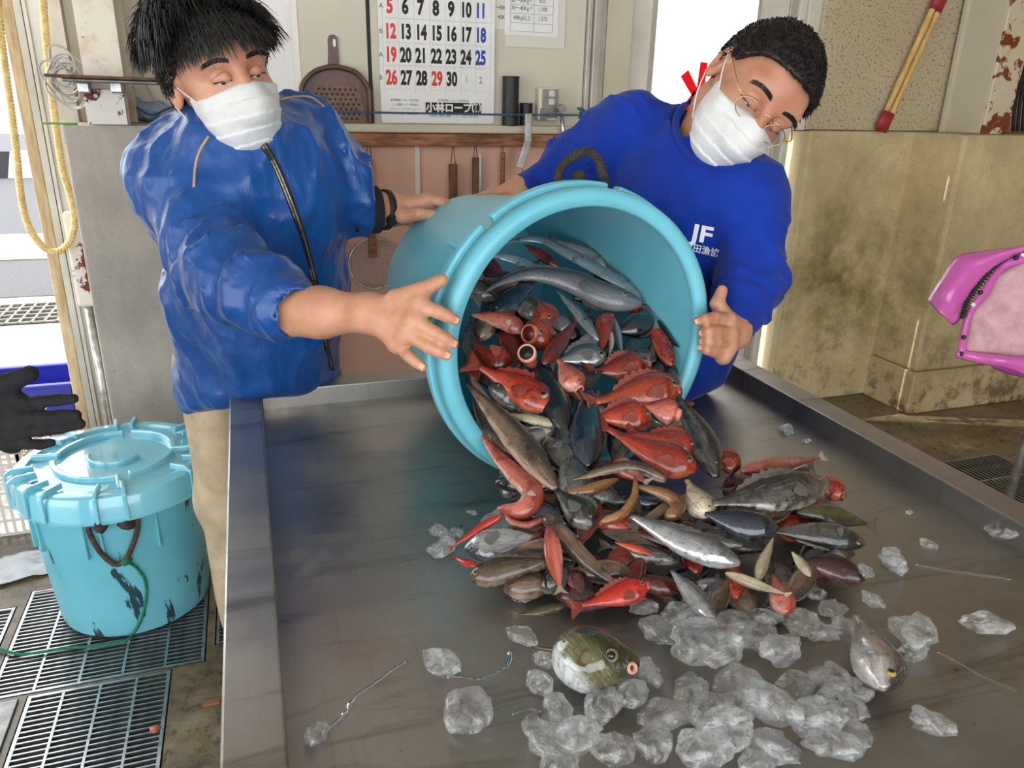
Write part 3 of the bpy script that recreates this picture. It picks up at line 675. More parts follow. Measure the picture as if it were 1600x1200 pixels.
# dustpan
M['brown'] = pm('brown_plastic', srgb(106, 74, 62), srgb(86, 58, 48), 10, .4); M['brown_dark'] = pm('dark_brown_plastic', srgb(60, 34, 28), None, 10, .5)
yd_ = YW-.03
dp = thing('dustpan', 'brown perforated plastic dustpan hanging on the cream wall', 'dustpan', tuple(AY(525, 200, YW)))
def pxz(L_, y): return [(float(AY(a, b, y)[0]), float(AY(a, b, y)[2])) for a, b in L_]
outl = pxz([(580, 206), (579, 150), (573, 130), (560, 114), (545, 106), (531, 102), (529, 70), (528, 58), (522, 53), (515, 55), (513, 62), (514, 85), (513, 102), (500, 106), (485, 114), (474, 127), (470, 145), (468, 206)], yd_)
build('back_plate', prism(outl, (0, YW-.003, 0), (1, 0, 0), (0, 0, 1), .006), M['brown'], dp)
wl = [np.array((a, YW-.022, b)) for a, b in pxz([(579, 206), (578, 150), (572, 131), (559, 115), (544, 108), (522, 104), (500, 108), (486, 116), (475, 129), (471, 146), (469, 206)], yd_)]
build('side_wall', tube(spline(wl, 40), .009, 8, squash=1.9, up=(0, 1, 0)), M['brown'], dp, smooth=True)
hl = []; pw = pxz([(487, 140), (558, 137), (573, 195), (560, 203), (478, 205), (481, 160)], YW-.012)
cxx, czz = (float(v) for v in AY(525, 172, YW-.012)[[0, 2]])
build('mesh_floor', prism([(cxx-.095, czz-.075), (cxx+.115, czz-.07), (cxx+.085, czz+.085), (cxx-.07, czz+.08)], (0, YW-.010, 0), (1, 0, 0), (0, 0, 1), .005), pm('dusty_brown_plastic', srgb(128, 100, 84), srgb(104, 78, 64), 30, .6), dp)
random.seed(4)
hl = []
for i in range(9):
    for j in range(9):
        x = cxx-.075+i*.0185+(j % 2)*.009; z = czz-.062+j*.0165
        if (x-cxx)/.1 < .9 and abs(x-cxx-.005) < .088-(z-czz)*.22: hl.append(lathe([(.0045, 0), (.0045, .0008)], (x, YW-.0152, z), (0, -1, 0), 10))
tag(build('perforations', join(*hl), M['ink'], dp), kind='stuff')  # black discs laid on the plate as the shade inside the holes
hz = AY(522.5, 67, YW-.011); build('hang_slot', prism([(-.004, -.012), (.004, -.012), (.005, 0), (.004, .012), (-.004, .012), (-.005, 0)], (hz[0], YW-.0095, hz[2]), (1, 0, 0), (0, 0, 1), .0008), M['paper'], dp)
# mesh tubes, socket box on the sill
def mesh_mat():
    m, nt, b = nodes('black_plastic_net'); co = coords(nt); w = nt.nodes.new('ShaderNodeTexChecker'); w.inputs['Scale'].default_value = 210; L(nt, co, w.inputs[0])
    L(nt, mixc(nt, w.outputs[1], srgb(16, 16, 18), srgb(46, 45, 46)), b.inputs['Base Color']); b.inputs['Roughness'].default_value = .5; return m
M['net'] = mesh_mat(); SZ = 1.3055
def roll(px, pyt, rpx, label):
    x = float(AY(px, 192, YW-.035)[0]); z1 = float(AY(px, pyt, YW-.035)[2]); r = rpx*.00243
    o = thing('net_roll', label, 'net roll', (x, YW-.03, SZ), 'black net rolls on the sill')
    build('roll', lathe([(r*.6, SZ), (r, SZ), (r, z1), (r*.9, z1), (r*.88, SZ+.01)], (x, YW-.003-r, 0), (0, 0, 1), 28, closed=True), M['net'], o, smooth=True, auto=.6)
    build('edge', lathe([(r+.001, 0), (r+.001, .004), (r*.9, .004), (r*.9, 0)], (x, YW-.003-r, z1-.002), (0, 0, 1), 28, closed=True), M['black'], o)
roll(797, 120, 13, 'tall black plastic net roll standing on the sill right of the calendar'); roll(823, 162, 10, 'short black plastic net roll standing on the sill')
M['grey_pl'] = pm('grey_plastic', srgb(142, 140, 136), srgb(122, 120, 116), 12, .5); M['ivory'] = pm('ivory_plastic', srgb(216, 206, 184), None, 12, .5)
sx_, sz0, sz1 = float(AY(852, 160, YW)[0]), float(AY(852, 188, YW)[2]), float(AY(852, 137, YW)[2])
so = thing('socket_box', 'grey electrical socket box on the cream wall above the sill', 'socket box', (sx_, YW, sz0))
build('box', box(sx_-.043, sx_+.036, YW-.045, YW-.0005, sz0, sz1), M['ivory'], so, bevel=.006); build('cover', box(sx_-.030, sx_+.034, YW-.052, YW-.046, sz0+.012, sz1-.006), M['grey_pl'], so, bevel=.003)
for k in (0, 1): build('outlet', box(sx_-.006, sx_+.018, YW-.055, YW-.052, sz0+.058+k*.03, sz0+.080+k*.03), M['ivory'], so, bevel=.002)
build('flap', box(sx_-.038, sx_-.01, YW-.058, YW-.046, sz0+.002, sz0+.045), M['grey_pl'], so, bevel=.003)
# blue line along the sill
M['rope_blue'] = pm('blue_twine', srgb(70, 104, 138), srgb(42, 66, 96), 80, .8)
bl = build('blue_twine', rope([AY(490, 174, YW-.10), AY(600, 176, YW-.10), AY(770, 179, YW-.10), AY(905, 180, YW-.10), AY(1000, 176, YW-.10)], .004, 60), M['rope_blue'], origin=tuple(AY(700, 178, YW-.10)), smooth=True)
tag(bl, 'thin blue twine stretched level in front of the calendar', 'twine')
build('tangle', bumpy(tube(spline([AY(905, 178, YW-.09), AY(912, 172, YW-.07), AY(903, 170, YW-.08), AY(915, 180, YW-.10), AY(905, 184, YW-.09), AY(912, 176, YW-.08)], 30), .005, 6), .006, 60), M['rope_blue'], bl, smooth=True)
# bent metal bar and wrench hooked over the twine
def strip(name, label, cat, pts, w, mat, y, t=.006):
    P = [AY(a, b, y) for a, b in pts]; o = thing(name, label, cat, tuple(P[-1]))
    for i in range(len(P)-1):
        d = nrm(P[i+1]-P[i]); n = np.array((0, -1., 0)); s = nrm(np.cross(d, n)); ln = np.linalg.norm(P[i+1]-P[i])+.004
        build('arm' if i else 'hook', obox((P[i]+P[i+1])/2, d, s, n, ln, w, t), mat, o, bevel=.002)
    return o
strip('bent_bar', 'bent silver metal bar hooked over the blue twine', 'bar', [(826, 178), (825, 222), (812, 262)], .028, M['steel'], YW-.11)
wr = thing('wrench', 'chrome ratchet wrench hanging beside the socket box', 'wrench', tuple(AY(880, 220, YW-.09)))
build('shaft', tube([AY(877, 175, YW-.09), AY(880, 205, YW-.09), AY(883, 235, YW-.09)], [.008, .009, .010], 12), M['steel'], wr, smooth=True)
build('head', lathe([(.004, -.012), (.016, -.012), (.017, .012), (.004, .012)], AY(877, 170, YW-.09), (0, 1, .1), 20), M['steel'], wr)
# tools hanging from the rail
M['wire'] = pm('rusty_wire', srgb(96, 72, 56), None, 9, .6, .5)
def hang(name, label, cat, px, hook, top, bot, w, mat, tip=None, y=YW-.03, wire=True):
    P0, P1, P2 = AY(px, hook, y), AY(px, top, y), AY(px, bot, y); o = thing(name, label, cat, tuple(P2))
    build('handle', obox((P1+P2)/2, (1, 0, 0), (0, 1, 0), (0, 0, 1), w, .018, float(P1[2]-P2[2])), mat, o, bevel=.004)
    if wire: build('wire_loop', tube(spline([P1+np.array((-w*.3, 0, -.004)), P0+np.array((-.003, 0, -.03)), P0, P0+np.array((.003, 0, -.03)), P1+np.array((w*.3, 0, -.004))], 20), .0016, 6), M['wire'], o, smooth=True)
    build('hook', tube(spline([P0+np.array((0, .022, .012)), P0+np.array((0, -.004, .010)), P0+np.array((0, -.006, -.006)), P0+np.array((0, .004, -.008))], 12), .002, 6), M['wire'], o)
    if tip: build('tip', obox(P2-np.array((0, 0, .02)), (1, 0, 0), (0, 1, 0), (0, 0, 1), w*1.25, .02, .05), tip, o, bevel=.004)
    return o
M['red_paint'] = pm('red_paint', srgb(196, 40, 42), None, 9, .5)
hang('scoop_handle', 'worn wooden tool handle with a red painted tip on the rail', 'tool', 708, 222, 256, 318, .032, M['wood_dark'], M['red_paint'])
k_ = hang('long_knife', 'wooden handled long blade hanging from the rail', 'knife', 743, 218, 246, 330, .026, M['wood_dark'])
bx = AY(750, 246, YW-.03); build('blade', obox(bx+np.array((.0, 0, -.10)), (1, 0, 0), (0, 1, 0), (0, 0, 1), .008, .003, .22), M['steel'], k_)
hang('bamboo_stick', 'thin bamboo stick hanging from the rail', 'stick', 785, 218, 238, 345, .016, M['wood'])
hang('small_hook', 'short wire loop hanging at the right end of the rail', 'hook', 860, 216, 222, 262, .010, M['wire'], wire=False)
sv = hang('sieve', 'round wire mesh sieve with wooden handle hanging behind the tub', 'sieve', 576, 205, 246, 330, .030, M['wood'])
sc_ = AY(585, 412, YW-.03); build('ring', tube([sc_+np.array((math.cos(a)*.098, 0, math.sin(a)*.098)) for a in np.linspace(0, 2*math.pi, 40, endpoint=False)], .004, 8, closed=True), M['steel'], sv, smooth=True)
wm = []
for i in range(-16, 17):
    h_ = math.sqrt(max(0, .096**2-(i*.0058)**2))
    if h_ > .01:
        wm.append(box(sc_[0]+i*.0058-.0004, sc_[0]+i*.0058+.0004, sc_[1]-.0006, sc_[1], sc_[2]-h_, sc_[2]+h_)); wm.append(box(sc_[0]-h_, sc_[0]+h_, sc_[1]-.0006, sc_[1], sc_[2]+i*.0058-.0004, sc_[2]+i*.0058+.0004))
tag(build('mesh', join(*wm), M['steel_dark'], sv), kind='stuff'); build('grip_plate', obox(AY(582, 385, YW-.033), (1, 0, 0), (0, 1, 0), (0, 0, 1), .03, .012, .085), M['wood'], sv, bevel=.003)
# right: bamboo poles, clamp ring, cable
M['bamboo'] = pm('bamboo', srgb(222, 186, 116), srgb(190, 148, 84), 12, .5, sc=(3, 3, 1)); M['tape'] = pm('red_tape', srgb(168, 44, 50), srgb(140, 34, 42), 12, .5)
bp = thing('bamboo_poles', 'two bamboo poles bound with red tape leaning on the speckled board', 'poles', tuple(AZ(1405, 206, ZL)))
A0, A1 = AZ(1402, 207, ZL), AY(1482, -30, 2.93); A0[1] = 2.935; ax_ = nrm(A1-A0); si = nrm(np.cross(ax_, (0, 1, 0)))
for sg in (-1, 1):
    P_ = []; R_ = []
    for k in range(25):
        f = k/24; q = A0+(A1-A0)*f*1.6+si*sg*.016+ax_*.012; P_.append(q); R_.append(.0125 if (k+sg*2) % 6 else .0155)
    build('pole', tube(P_, R_, 12), M['bamboo'], bp, smooth=True)
Ln = np.linalg.norm(A1-A0)
for f0, f1 in ((.0, .13), (.80, .93)): build('tape_band', tube([A0+ax_*Ln*f0+ax_*.004, A0+ax_*Ln*f1], .034, 16, squash=.58, up=(0, 1, 0)), M['tape'], bp, smooth=True)
cp = AZ(1465, 200, ZL); rg = thing('clamp_ring', 'small steel hose clamp ring lying on the concrete ledge', 'clamp', (cp[0], 2.90, ZL)); cz = np.array((cp[0]-.01, 2.925, ZL+.001))
build('band', lathe([(.030, 0), (.033, 0), (.033, .022), (.030, .022)], cz, (0, 0, 1), 28, closed=True), M['steel_dark'], rg, smooth=True, auto=.6); build('screw', tube([cz+np.array((-.045, -.02, .011)), cz+np.array((-.012, -.032, .011))], .007, 10), M['steel_dark'], rg)
bc = thing('dark_cable', 'dark cable bundle hanging behind the rusty column', 'cable', tuple(AZ(1592, 207, ZL)))
for k, (a, b_) in enumerate(((1583, 8), (1590, 4), (1597, -3))): build('strand', tube(spline([AY(a, 205, 2.86), AY(a+4, 160, 2.88), AY(a+14+b_, 90, 2.90), AY(a+22, 20, 2.90)], 20), .008, 8), M['black'], bc, smooth=True)
# left pier: shelf board, clips, wire coil, blue rag, green strip
sh = thing('shelf_board', 'thin wooden board bracketed in front of the left steel column', 'shelf', tuple(AY(150, 125, 2.70)))
p0, p1 = AY(96, 121, 2.62), AY(228, 126, 2.62)
build('board', obox((p0+p1)/2+np.array((0, .045, .004)), nrm(p1-p0), (0, 1, 0), (0, 0, 1), .29, .17, .008), M['wood_dark'], sh, bevel=.002); build('tray', obox((p0+p1)/2+np.array((.02, .045, -.006)), nrm(p1-p0), (0, 1, 0), (0, 0, 1), .25, .15, .010), M['steel_dark'], sh, bevel=.004)
for px in (132, 183): q = AY(px, 137, 2.70); build('clip', obox(q, (1, 0, 0), (0, 1, 0), (0, 0, 1), .034, .03, .032), M['steel'], sh, bevel=.005)
bo = thing('painted_plate', 'white plate with peeling red paint standing on the left pier', 'plate', (-.36, 2.72, ZL)); q0, q1 = AY(137, 186, 2.72), AY(193, 140, 2.72)
build('plate', box(q0[0], q1[0], 2.712, 2.722, ZL+.001, q1[2]), M['beam_low'], bo, bevel=.002); build('bolt', lathe([(.002, .006), (.006, .006), (.006, 0)], AY(150, 150, 2.712), (0, -1, 0), 10), M['steel_dark'], bo)
M['wire_white'] = pm('grey_wire', srgb(176, 172, 166), None, 9, .5)
wc = thing('wire_coil', 'loose coil of pale wire hanging beside the shelf board', 'wire', tuple(AY(105, 150, 2.74)))
random.seed(11)
for k in range(7):
    c = AY(103+random.uniform(-8, 10), 120+random.uniform(-16, 18), 2.76); r = random.uniform(.03, .055); tl = random.uniform(-.5, .5)
    build('loop', tube([c+np.array((math.cos(a)*r*(1+.2*math.sin(2*a+k)), .02*math.sin(a+k), math.sin(a)*r*1.3+math.cos(a)*r*tl)) for a in np.linspace(0, 2*math.pi*.93, 28)], .0032, 7), M['wire_white'], wc, smooth=True)
rag = thing('blue_net_bag', 'crumpled blue net bag lying on the left concrete pier', 'bag', tuple(AZ(220, 190, ZL))); rc_ = AZ(222, 192, ZL)+np.array((.02, .06, .035))
M['bluerag'] = pm('blue_net', srgb(96, 136, 190), srgb(150, 160, 176), 14, .7)
rv, rq = surf(lambda P: smin(sd_ell(P, rc_, (.075, .04, .032)), sd_ell(P, rc_+np.array((-.05, 0, .012)), (.035, .035, .04)), .02)+.006*vnoise(P, 55, 2)+.004*vnoise(P, 110, 4), rc_-.11, rc_+.11, .004)
build('bag', (rv, rq), M['bluerag'], rag, smooth=True)
build('drawstring', tube(spline([rc_+np.array((-.06, -.03, .03)), rc_+np.array((-.03, -.045, .012)), rc_+np.array((.01, -.042, -.01)), rc_+np.array((.06, -.04, .01)), rc_+np.array((.10, -.01, .02))], 24), .003, 6), M['rope_blue'], rag, smooth=True)
gs = AZ(123, 190, ZL); tag(build('green_strip', box(gs[0]-.05, gs[0]+.04, 2.705, 2.725, ZL, ZL+.006), pm('green_plastic', srgb(90, 150, 60), None, 5, .5), origin=(gs[0], 2.715, ZL), bevel=.002), 'flat green plastic strip on the edge of the left pier', 'strip')
lc = build('lamp_cord', tube(spline([AY(185, -20, 2.97), AY(190, 20, 2.97), AY(205, 70, 2.97), AY(225, 125, 2.97), AY(240, 155, 2.97), AY(262, 170, 2.97)], 40), .003, 6), M['wire_white'], origin=tuple(AY(240, 155, 2.97)), smooth=True)
tag(lc, 'thin pale cord hanging down the cream wall behind the dark-haired man', 'cord')
# straw rope looping from above beside the door
rp = [(66, -60), (66, -20), (70, 40), (76, 100), (84, 170), (90, 215), (98, 265), (112, 315), (116, 348), (108, 378), (90, 393), (68, 386), (44, 352), (32, 300), (27, 250), (20, 190), (10, 120), (2, 60), (-6, -20)]
ro = build('hanging_rope', rope(spline([AY(a, b, 2.86-.0006*max(0, b)*0) for a, b in rp], 140), .0115, 30, 8), M['rope_yellow'], origin=tuple(AY(90, 393, 2.86)), smooth=True)
tag(ro, 'thick straw coloured rope hanging in a loop beside the open door', 'rope')
# white lattice crate at the left edge and a blue crate outside
M['crate'] = pm('white_crate_plastic', srgb(206, 200, 192), None, 9, .5); M['crate_blue'] = pm('blue_crate_plastic', srgb(44, 48, 160), None, 9, .5)
cc = AZ(-30, 800, 0); ct = thing('lattice_crate', 'white lattice plastic crate on the floor at the left edge', 'crate', (cc[0], cc[1], 0))
x0, y0 = float(cc[0]), float(cc[1]); cw = .20
ba = [box(x0-cw+k*.025, x0-cw+k*.025+.008, y0-.2+j, y0-.192+j, 0.0, .30) for k in range(17) for j in (0, .4)]+[box(x0+j, x0+j+.008, y0-.2+k*.025, y0-.2+k*.025+.008, 0, .30) for k in range(17) for j in (-cw, cw)]
ba += [box(x0-cw, x0+cw+.008, y0-.202+j, y0-.19+j, z, z+.010) for z in (0.0, .05, .1, .15, .2, .25, .29) for j in (0, .4)]+[box(x0+j, x0+j+.009, y0-.2, y0+.208, z, z+.010) for z in (0.0, .05, .1, .15, .2, .25, .29) for j in (-cw, cw)]
tag(build('lattice', join(*ba), M['crate'], ct), kind='stuff'); build('bottom', box(x0-cw, x0+cw, y0-.2, y0+.2, 0.002, .008), M['crate'], ct)
build('top_rim', join(box(x0-cw-.01, x0+cw+.018, y0-.21, y0-.19, .295, .32), box(x0-cw-.01, x0+cw+.018, y0+.19, y0+.218, .295, .32), box(x0-cw-.01, x0-cw+.012, y0-.21, y0+.218, .295, .32), box(x0+cw-.004, x0+cw+.018, y0-.21, y0+.218, .295, .32)), M['crate'], ct, bevel=.004)
oc = AZ(100, 668, 0); bcx = thing('blue_crate', 'blue plastic crate outside the door behind the gloved hand', 'crate', (oc[0]-.12, oc[1]+.2, 0)); x0, y0 = float(oc[0])-.14, float(oc[1])+.15
build('shell', join(box(x0-.2, x0+.2, y0-.15, y0-.14, 0.001, .2), box(x0-.2, x0+.2, y0+.14, y0+.15, 0.001, .2), box(x0-.2, x0-.19, y0-.15, y0+.15, 0.001, .2), box(x0+.19, x0+.2, y0-.15, y0+.15, 0.001, .2), box(x0-.2, x0+.2, y0-.15, y0+.15, 0.001, .01)), M['crate_blue'], bcx, bevel=.004)
build('crate_rim', join(box(x0-.21, x0+.21, y0-.16, y0-.13, .19, .205), box(x0-.21, x0+.21, y0+.13, y0+.16, .19, .205)), M['crate_blue'], bcx, bevel=.004)
# crumpled plastic sheet on the floor
pc = AZ(30, 905, 0); n_ = 18; V = []; Fc = []
for i in range(n_):
    for j in range(n_):
        p = Vector(((i/(n_-1)-.5)*.36, (j/(n_-1)-.5)*.16, 0)); h_ = .012+.012*noise.noise(p*16)+.010*noise.noise(p*40); V.append((pc[0]+p.x-.03, pc[1]+p.y+p.x*.25+.05, max(.001, h_)))
for i in range(n_-1):
    for j in range(n_-1): Fc.append((i*n_+j, (i+1)*n_+j, (i+1)*n_+j+1, i*n_+j+1))
ps = build('plastic_bag', (V, Fc), pm('thin_plastic', srgb(206, 208, 214), srgb(180, 184, 192), 8, .2), origin=tuple(pc), smooth=True); sm = ps.modifiers.new('thick', 'SOLIDIFY'); sm.thickness = .0015
tag(ps, 'crumpled pale plastic sheet on the floor left of the drain grate', 'plastic sheet')
ck = AZ(330, 1100, 0); tag(build('wood_chip', bumpy(box(ck[0]-.02, ck[0]+.022, ck[1]-.006, ck[1]+.008, 0, .006), .004, 50), M['wood'], origin=tuple(ck)), 'small splinter of wood on the floor beside the table leg', 'wood chip')
sc2 = AZ(243, 1140, 0.0); tag(build('fish_scrap', bumpy(lathe([(.002, 0), (.014, .001), (.012, .006), (.002, .008)], (sc2[0], sc2[1], .001), (0, 0, 1), 9), .005, 60), pm('raw_scrap', srgb(196, 120, 104), srgb(160, 80, 66), 40, .4), origin=(sc2[0], sc2[1], .001), smooth=True), 'small pinkish fish scrap lying on the nearest drain grate', 'fish scrap')

# ================================================================== fish
def interp(x, pts): return float(np.interp(x, [p[0] for p in pts], [p[1] for p in pts]))
GY = [(.55, .785), (.66, .792), (.72, .805), (.85, .855), (1.0, .905), (1.1, .95), (1.2, 1.0), (1.4, 1.12), (1.55, 1.19)]
def heap(x, y):
    g = interp(y, GY)
    if y < 1.12:
        w = .30 if y > .8 else .30-(.8-y)*.4; g = .785+(g-.785)*math.exp(-((x-.56)/w)**4)
    return g
def on_heap(px, py):
    r = ray(px, py); t = .6
    while t < 2.2:
        p = CAM+r*t
        if p[2] < heap(p[0], p[1]): return p
        t += .004
    return CAM+r*1.3
NH = nrm((0, -.5, .87))
def fish_mat(name, back, side, belly, spot, k=.6, sc=26, rough=.28, coat=.35, metal=0, band=None):
    m, nt, b = nodes(name); at = nt.nodes.new('ShaderNodeAttribute'); at.attribute_name = 'fs'; sp = nt.nodes.new('ShaderNodeSeparateXYZ'); L(nt, at.outputs['Vector'], sp.inputs[0])
    co = coords(nt); n1 = nz(nt, co, 30, 5, .6); ad = nt.nodes.new('ShaderNodeMath'); ad.operation = 'MULTIPLY_ADD'; ad.inputs[1].default_value = .35; L(nt, n1, ad.inputs[0]); L(nt, sp.outputs[1], ad.inputs[2])
    c = ramp(nt, ad.outputs[0], [(.08, belly), (.38, side), (.62, side), (.95, back)])
    c = mixc(nt, ramp(nt, nz(nt, co, sc, 6, .65, .3), [(k-.05, 0), (k+.05, .9)]), c, spot)
    c = mixc(nt, ramp(nt, nz(nt, co, sc*3.2, 4, .6), [(.55, 0), (.68, .55)]), c, tuple(x*.35 for x in side))
    mp = nt.nodes.new('ShaderNodeMapping'); mp.inputs['Scale'].default_value = (5, 16, 1); L(nt, at.outputs['Vector'], mp.inputs[0]); oi = nt.nodes.new('ShaderNodeObjectInfo'); av = nt.nodes.new('ShaderNodeVectorMath'); L(nt, mp.outputs[0], av.inputs[0]); cx_ = nt.nodes.new('ShaderNodeCombineXYZ'); mr = nt.nodes.new('ShaderNodeMath'); mr.operation = 'MULTIPLY'; mr.inputs[1].default_value = 40; L(nt, oi.outputs['Random'], mr.inputs[0]); L(nt, mr.outputs[0], cx_.inputs[2]); L(nt, cx_.outputs[0], av.inputs[1])
    st_ = nz(nt, av.outputs[0], 1.0, 6, .7, .8); c = mixc(nt, ramp(nt, st_, [(.46, 0), (.64, .6)]), c, tuple(x*.30 for x in side)); c = mixc(nt, ramp(nt, st_, [(.30, .5), (.42, 0)]), c, belly)
    hs_ = nt.nodes.new('ShaderNodeHueSaturation'); vr = nt.nodes.new('ShaderNodeMath'); vr.operation = 'MULTIPLY_ADD'; vr.inputs[1].default_value = .55; vr.inputs[2].default_value = .62; L(nt, oi.outputs['Random'], vr.inputs[0]); L(nt, vr.outputs[0], hs_.inputs['Value']); L(nt, c, hs_.inputs['Color']); c = hs_.outputs[0]
    if band:
        w = nt.nodes.new('ShaderNodeTexWave'); w.inputs['Scale'].default_value = band; w.inputs['Distortion'].default_value = 1.2; L(nt, at.outputs['Vector'], w.inputs['Vector']); c = mixc(nt, ramp(nt, w.outputs[1], [(.45, 0), (.75, .3)]), c, spot)
    L(nt, c, b.inputs['Base Color']); L(nt, ramp(nt, nz(nt, co, 50, 4), [(.35, rough*.7), (.7, rough*1.5)]), b.inputs['Roughness']); b.inputs['Coat Weight'].default_value = min(1, coat*1.8); b.inputs['Coat Roughness'].default_value = .07; b.inputs['Metallic'].default_value = metal
    vo = nt.nodes.new('ShaderNodeTexVoronoi'); vo.inputs['Scale'].default_value = 190; L(nt, co, vo.inputs['Vector']); bump(nt, b, vo.outputs[0], .3, .0012); return m
S = srgb
FM = {'red': fish_mat('red_rockfish_skin', S(134, 30, 14), S(172, 52, 26), S(206, 120, 92), S(84, 20, 12), .56),
      'orange': fish_mat('orange_rockfish_skin', S(146, 44, 18), S(184, 70, 32), S(212, 132, 98), S(100, 28, 14), .57),
      'darkred': fish_mat('dark_red_skin', S(76, 22, 18), S(112, 36, 26), S(160, 88, 70), S(46, 16, 14), .55),
      'pink': fish_mat('pink_skin', S(160, 62, 48), S(196, 108, 88), S(224, 180, 164), S(130, 40, 32), .58),
      'scarlet': fish_mat('scarlet_skin', S(184, 26, 14), S(208, 48, 28), S(222, 104, 80), S(110, 16, 12), .58, 40),
      'grey': fish_mat('grey_skin', S(46, 43, 42), S(98, 94, 90), S(190, 186, 176), S(38, 35, 34), .54, 40, .25, .4, .25),
      'silver': fish_mat('silver_skin', S(96, 98, 104), S(176, 178, 180), S(226, 224, 220), S(70, 70, 74), .6, 40, .2, .5, .55),
      'ribbon': fish_mat('ribbonfish_skin', S(150, 166, 176), S(188, 200, 206), S(206, 214, 218), S(70, 72, 80), .60, 34, .22, .5, .5),
      'rattail': fish_mat('rattail_skin', S(92, 92, 98), S(140, 140, 144), S(178, 176, 176), S(78, 76, 80), .66, 60, .4, .25, .15, 24),
      'black': fish_mat('black_skin', S(14, 14, 18), S(34, 33, 38), S(66, 62, 64), S(10, 10, 12), .5, 30, .2, .7),
      'brown': fish_mat('brown_skin', S(62, 46, 36), S(116, 92, 74), S(198, 172, 148), S(46, 34, 28), .56, 30),
      'tan': fish_mat('tan_eel_skin', S(120, 78, 44), S(170, 116, 70), S(210, 170, 130), S(90, 56, 32), .6, 30),
      'olive': fish_mat('olive_skin', S(58, 52, 28), S(96, 86, 52), S(150, 136, 98), S(40, 36, 20), .55, 30),
      'maroon': fish_mat('maroon_skin', S(44, 20, 22), S(84, 40, 40), S(196, 118, 116), S(30, 14, 16), .58, 26),
      'cream': fish_mat('cream_skin', S(150, 132, 104), S(206, 192, 158), S(232, 224, 204), S(112, 96, 76), .62, 30),
      'bream': fish_mat('bream_skin', S(64, 52, 50), S(186, 178, 172), S(236, 232, 228), S(128, 120, 116), .64, 60, .24, .4, .3),
      'blue': fish_mat('blue_black_skin', S(18, 24, 38), S(44, 54, 72), S(96, 100, 110), S(12, 14, 24), .55, 30, .2, .7)}
def fin_mat(name, c1, c2):
    m, nt, b = nodes(name); at = nt.nodes.new('ShaderNodeAttribute'); at.attribute_name = 'fs'
    w = nt.nodes.new('ShaderNodeTexWave'); w.inputs['Scale'].default_value = 4.5; w.bands_direction = 'Y'; w.inputs['Distortion'].default_value = .4; L(nt, at.outputs['Vector'], w.inputs['Vector'])
    L(nt, ramp(nt, w.outputs[1], [(.2, c1), (.8, c2)]), b.inputs['Base Color']); b.inputs['Roughness'].default_value = .35; b.inputs['Coat Weight'].default_value = .4; b.inputs['Transmission Weight'].default_value = .15; bump(nt, b, w.outputs[1], .5, .001); return m
FINM = {'red': fin_mat('red_fin', S(130, 32, 18), S(190, 84, 58)), 'grey': fin_mat('grey_fin', S(60, 56, 54), S(140, 134, 126)), 'pale': fin_mat('pale_fin', S(196, 170, 150), S(232, 218, 200)), 'dark': fin_mat('dark_fin', S(22, 20, 24), S(58, 52, 54)), 'olive': fin_mat('olive_fin', S(84, 66, 34), S(150, 126, 84))}
FINK = {'red': 'red', 'orange': 'red', 'darkred': 'red', 'pink': 'pale', 'scarlet': 'red', 'grey': 'grey', 'silver': 'grey', 'ribbon': 'grey', 'rattail': 'grey', 'black': 'dark', 'brown': 'grey', 'tan': 'olive', 'olive': 'olive', 'maroon': 'dark', 'cream': 'pale', 'bream': 'dark', 'blue': 'dark'}
M['eye_black'] = pm('pupil', S(8, 8, 10), None, 5, .08, spec=.8); M['eye_ring'] = pm('eye_ring_silver', S(150, 140, 120), S(96, 84, 66), 60, .25); M['eye_gold'] = pm('eye_ring_gold', S(204, 176, 96), S(130, 104, 50), 60, .25)
M['mouth_in'] = pm('mouth_inside', S(70, 18, 16), S(120, 44, 36), 30, .4); M['mouth_black'] = pm('mouth_dark_inside', S(14, 10, 10), None, 30, .5); M['lip'] = pm('pale_lip', S(222, 170, 150), S(206, 130, 108), 30, .3)
PROF = {'rock': [(0, .30), (.03, .42), (.08, .62), (.16, .84), (.26, .98), (.36, 1), (.5, .90), (.64, .68), (.78, .40), (.88, .24), (.95, .19), (1, .20)],
        'slim': [(0, .22), (.03, .36), (.08, .56), (.18, .82), (.32, .98), (.45, 1), (.6, .88), (.75, .64), (.88, .36), (.95, .22), (1, .16)],
        'ribbon': [(0, .10), (.03, .30), (.07, .62), (.12, .86), (.3, 1), (.6, .86), (.8, .6), (1, .06)],
        'rattail': [(0, .25), (.04, .55), (.1, .82), (.2, 1), (.34, .95), (.5, .68), (.7, .36), (.85, .18), (1, .05)],
        'eel': [(0, .45), (.04, .74), (.1, .95), (.4, 1), (.7, .82), (.9, .5), (1, .15)],
        'deep': [(0, .20), (.03, .30), (.08, .50), (.18, .80), (.3, .97), (.42, 1), (.58, .88), (.74, .56), (.86, .28), (.94, .17), (1, .18)]}
WID = {'rock': .62, 'slim': .66, 'ribbon': .34, 'rattail': .7, 'eel': .95, 'deep': .46}
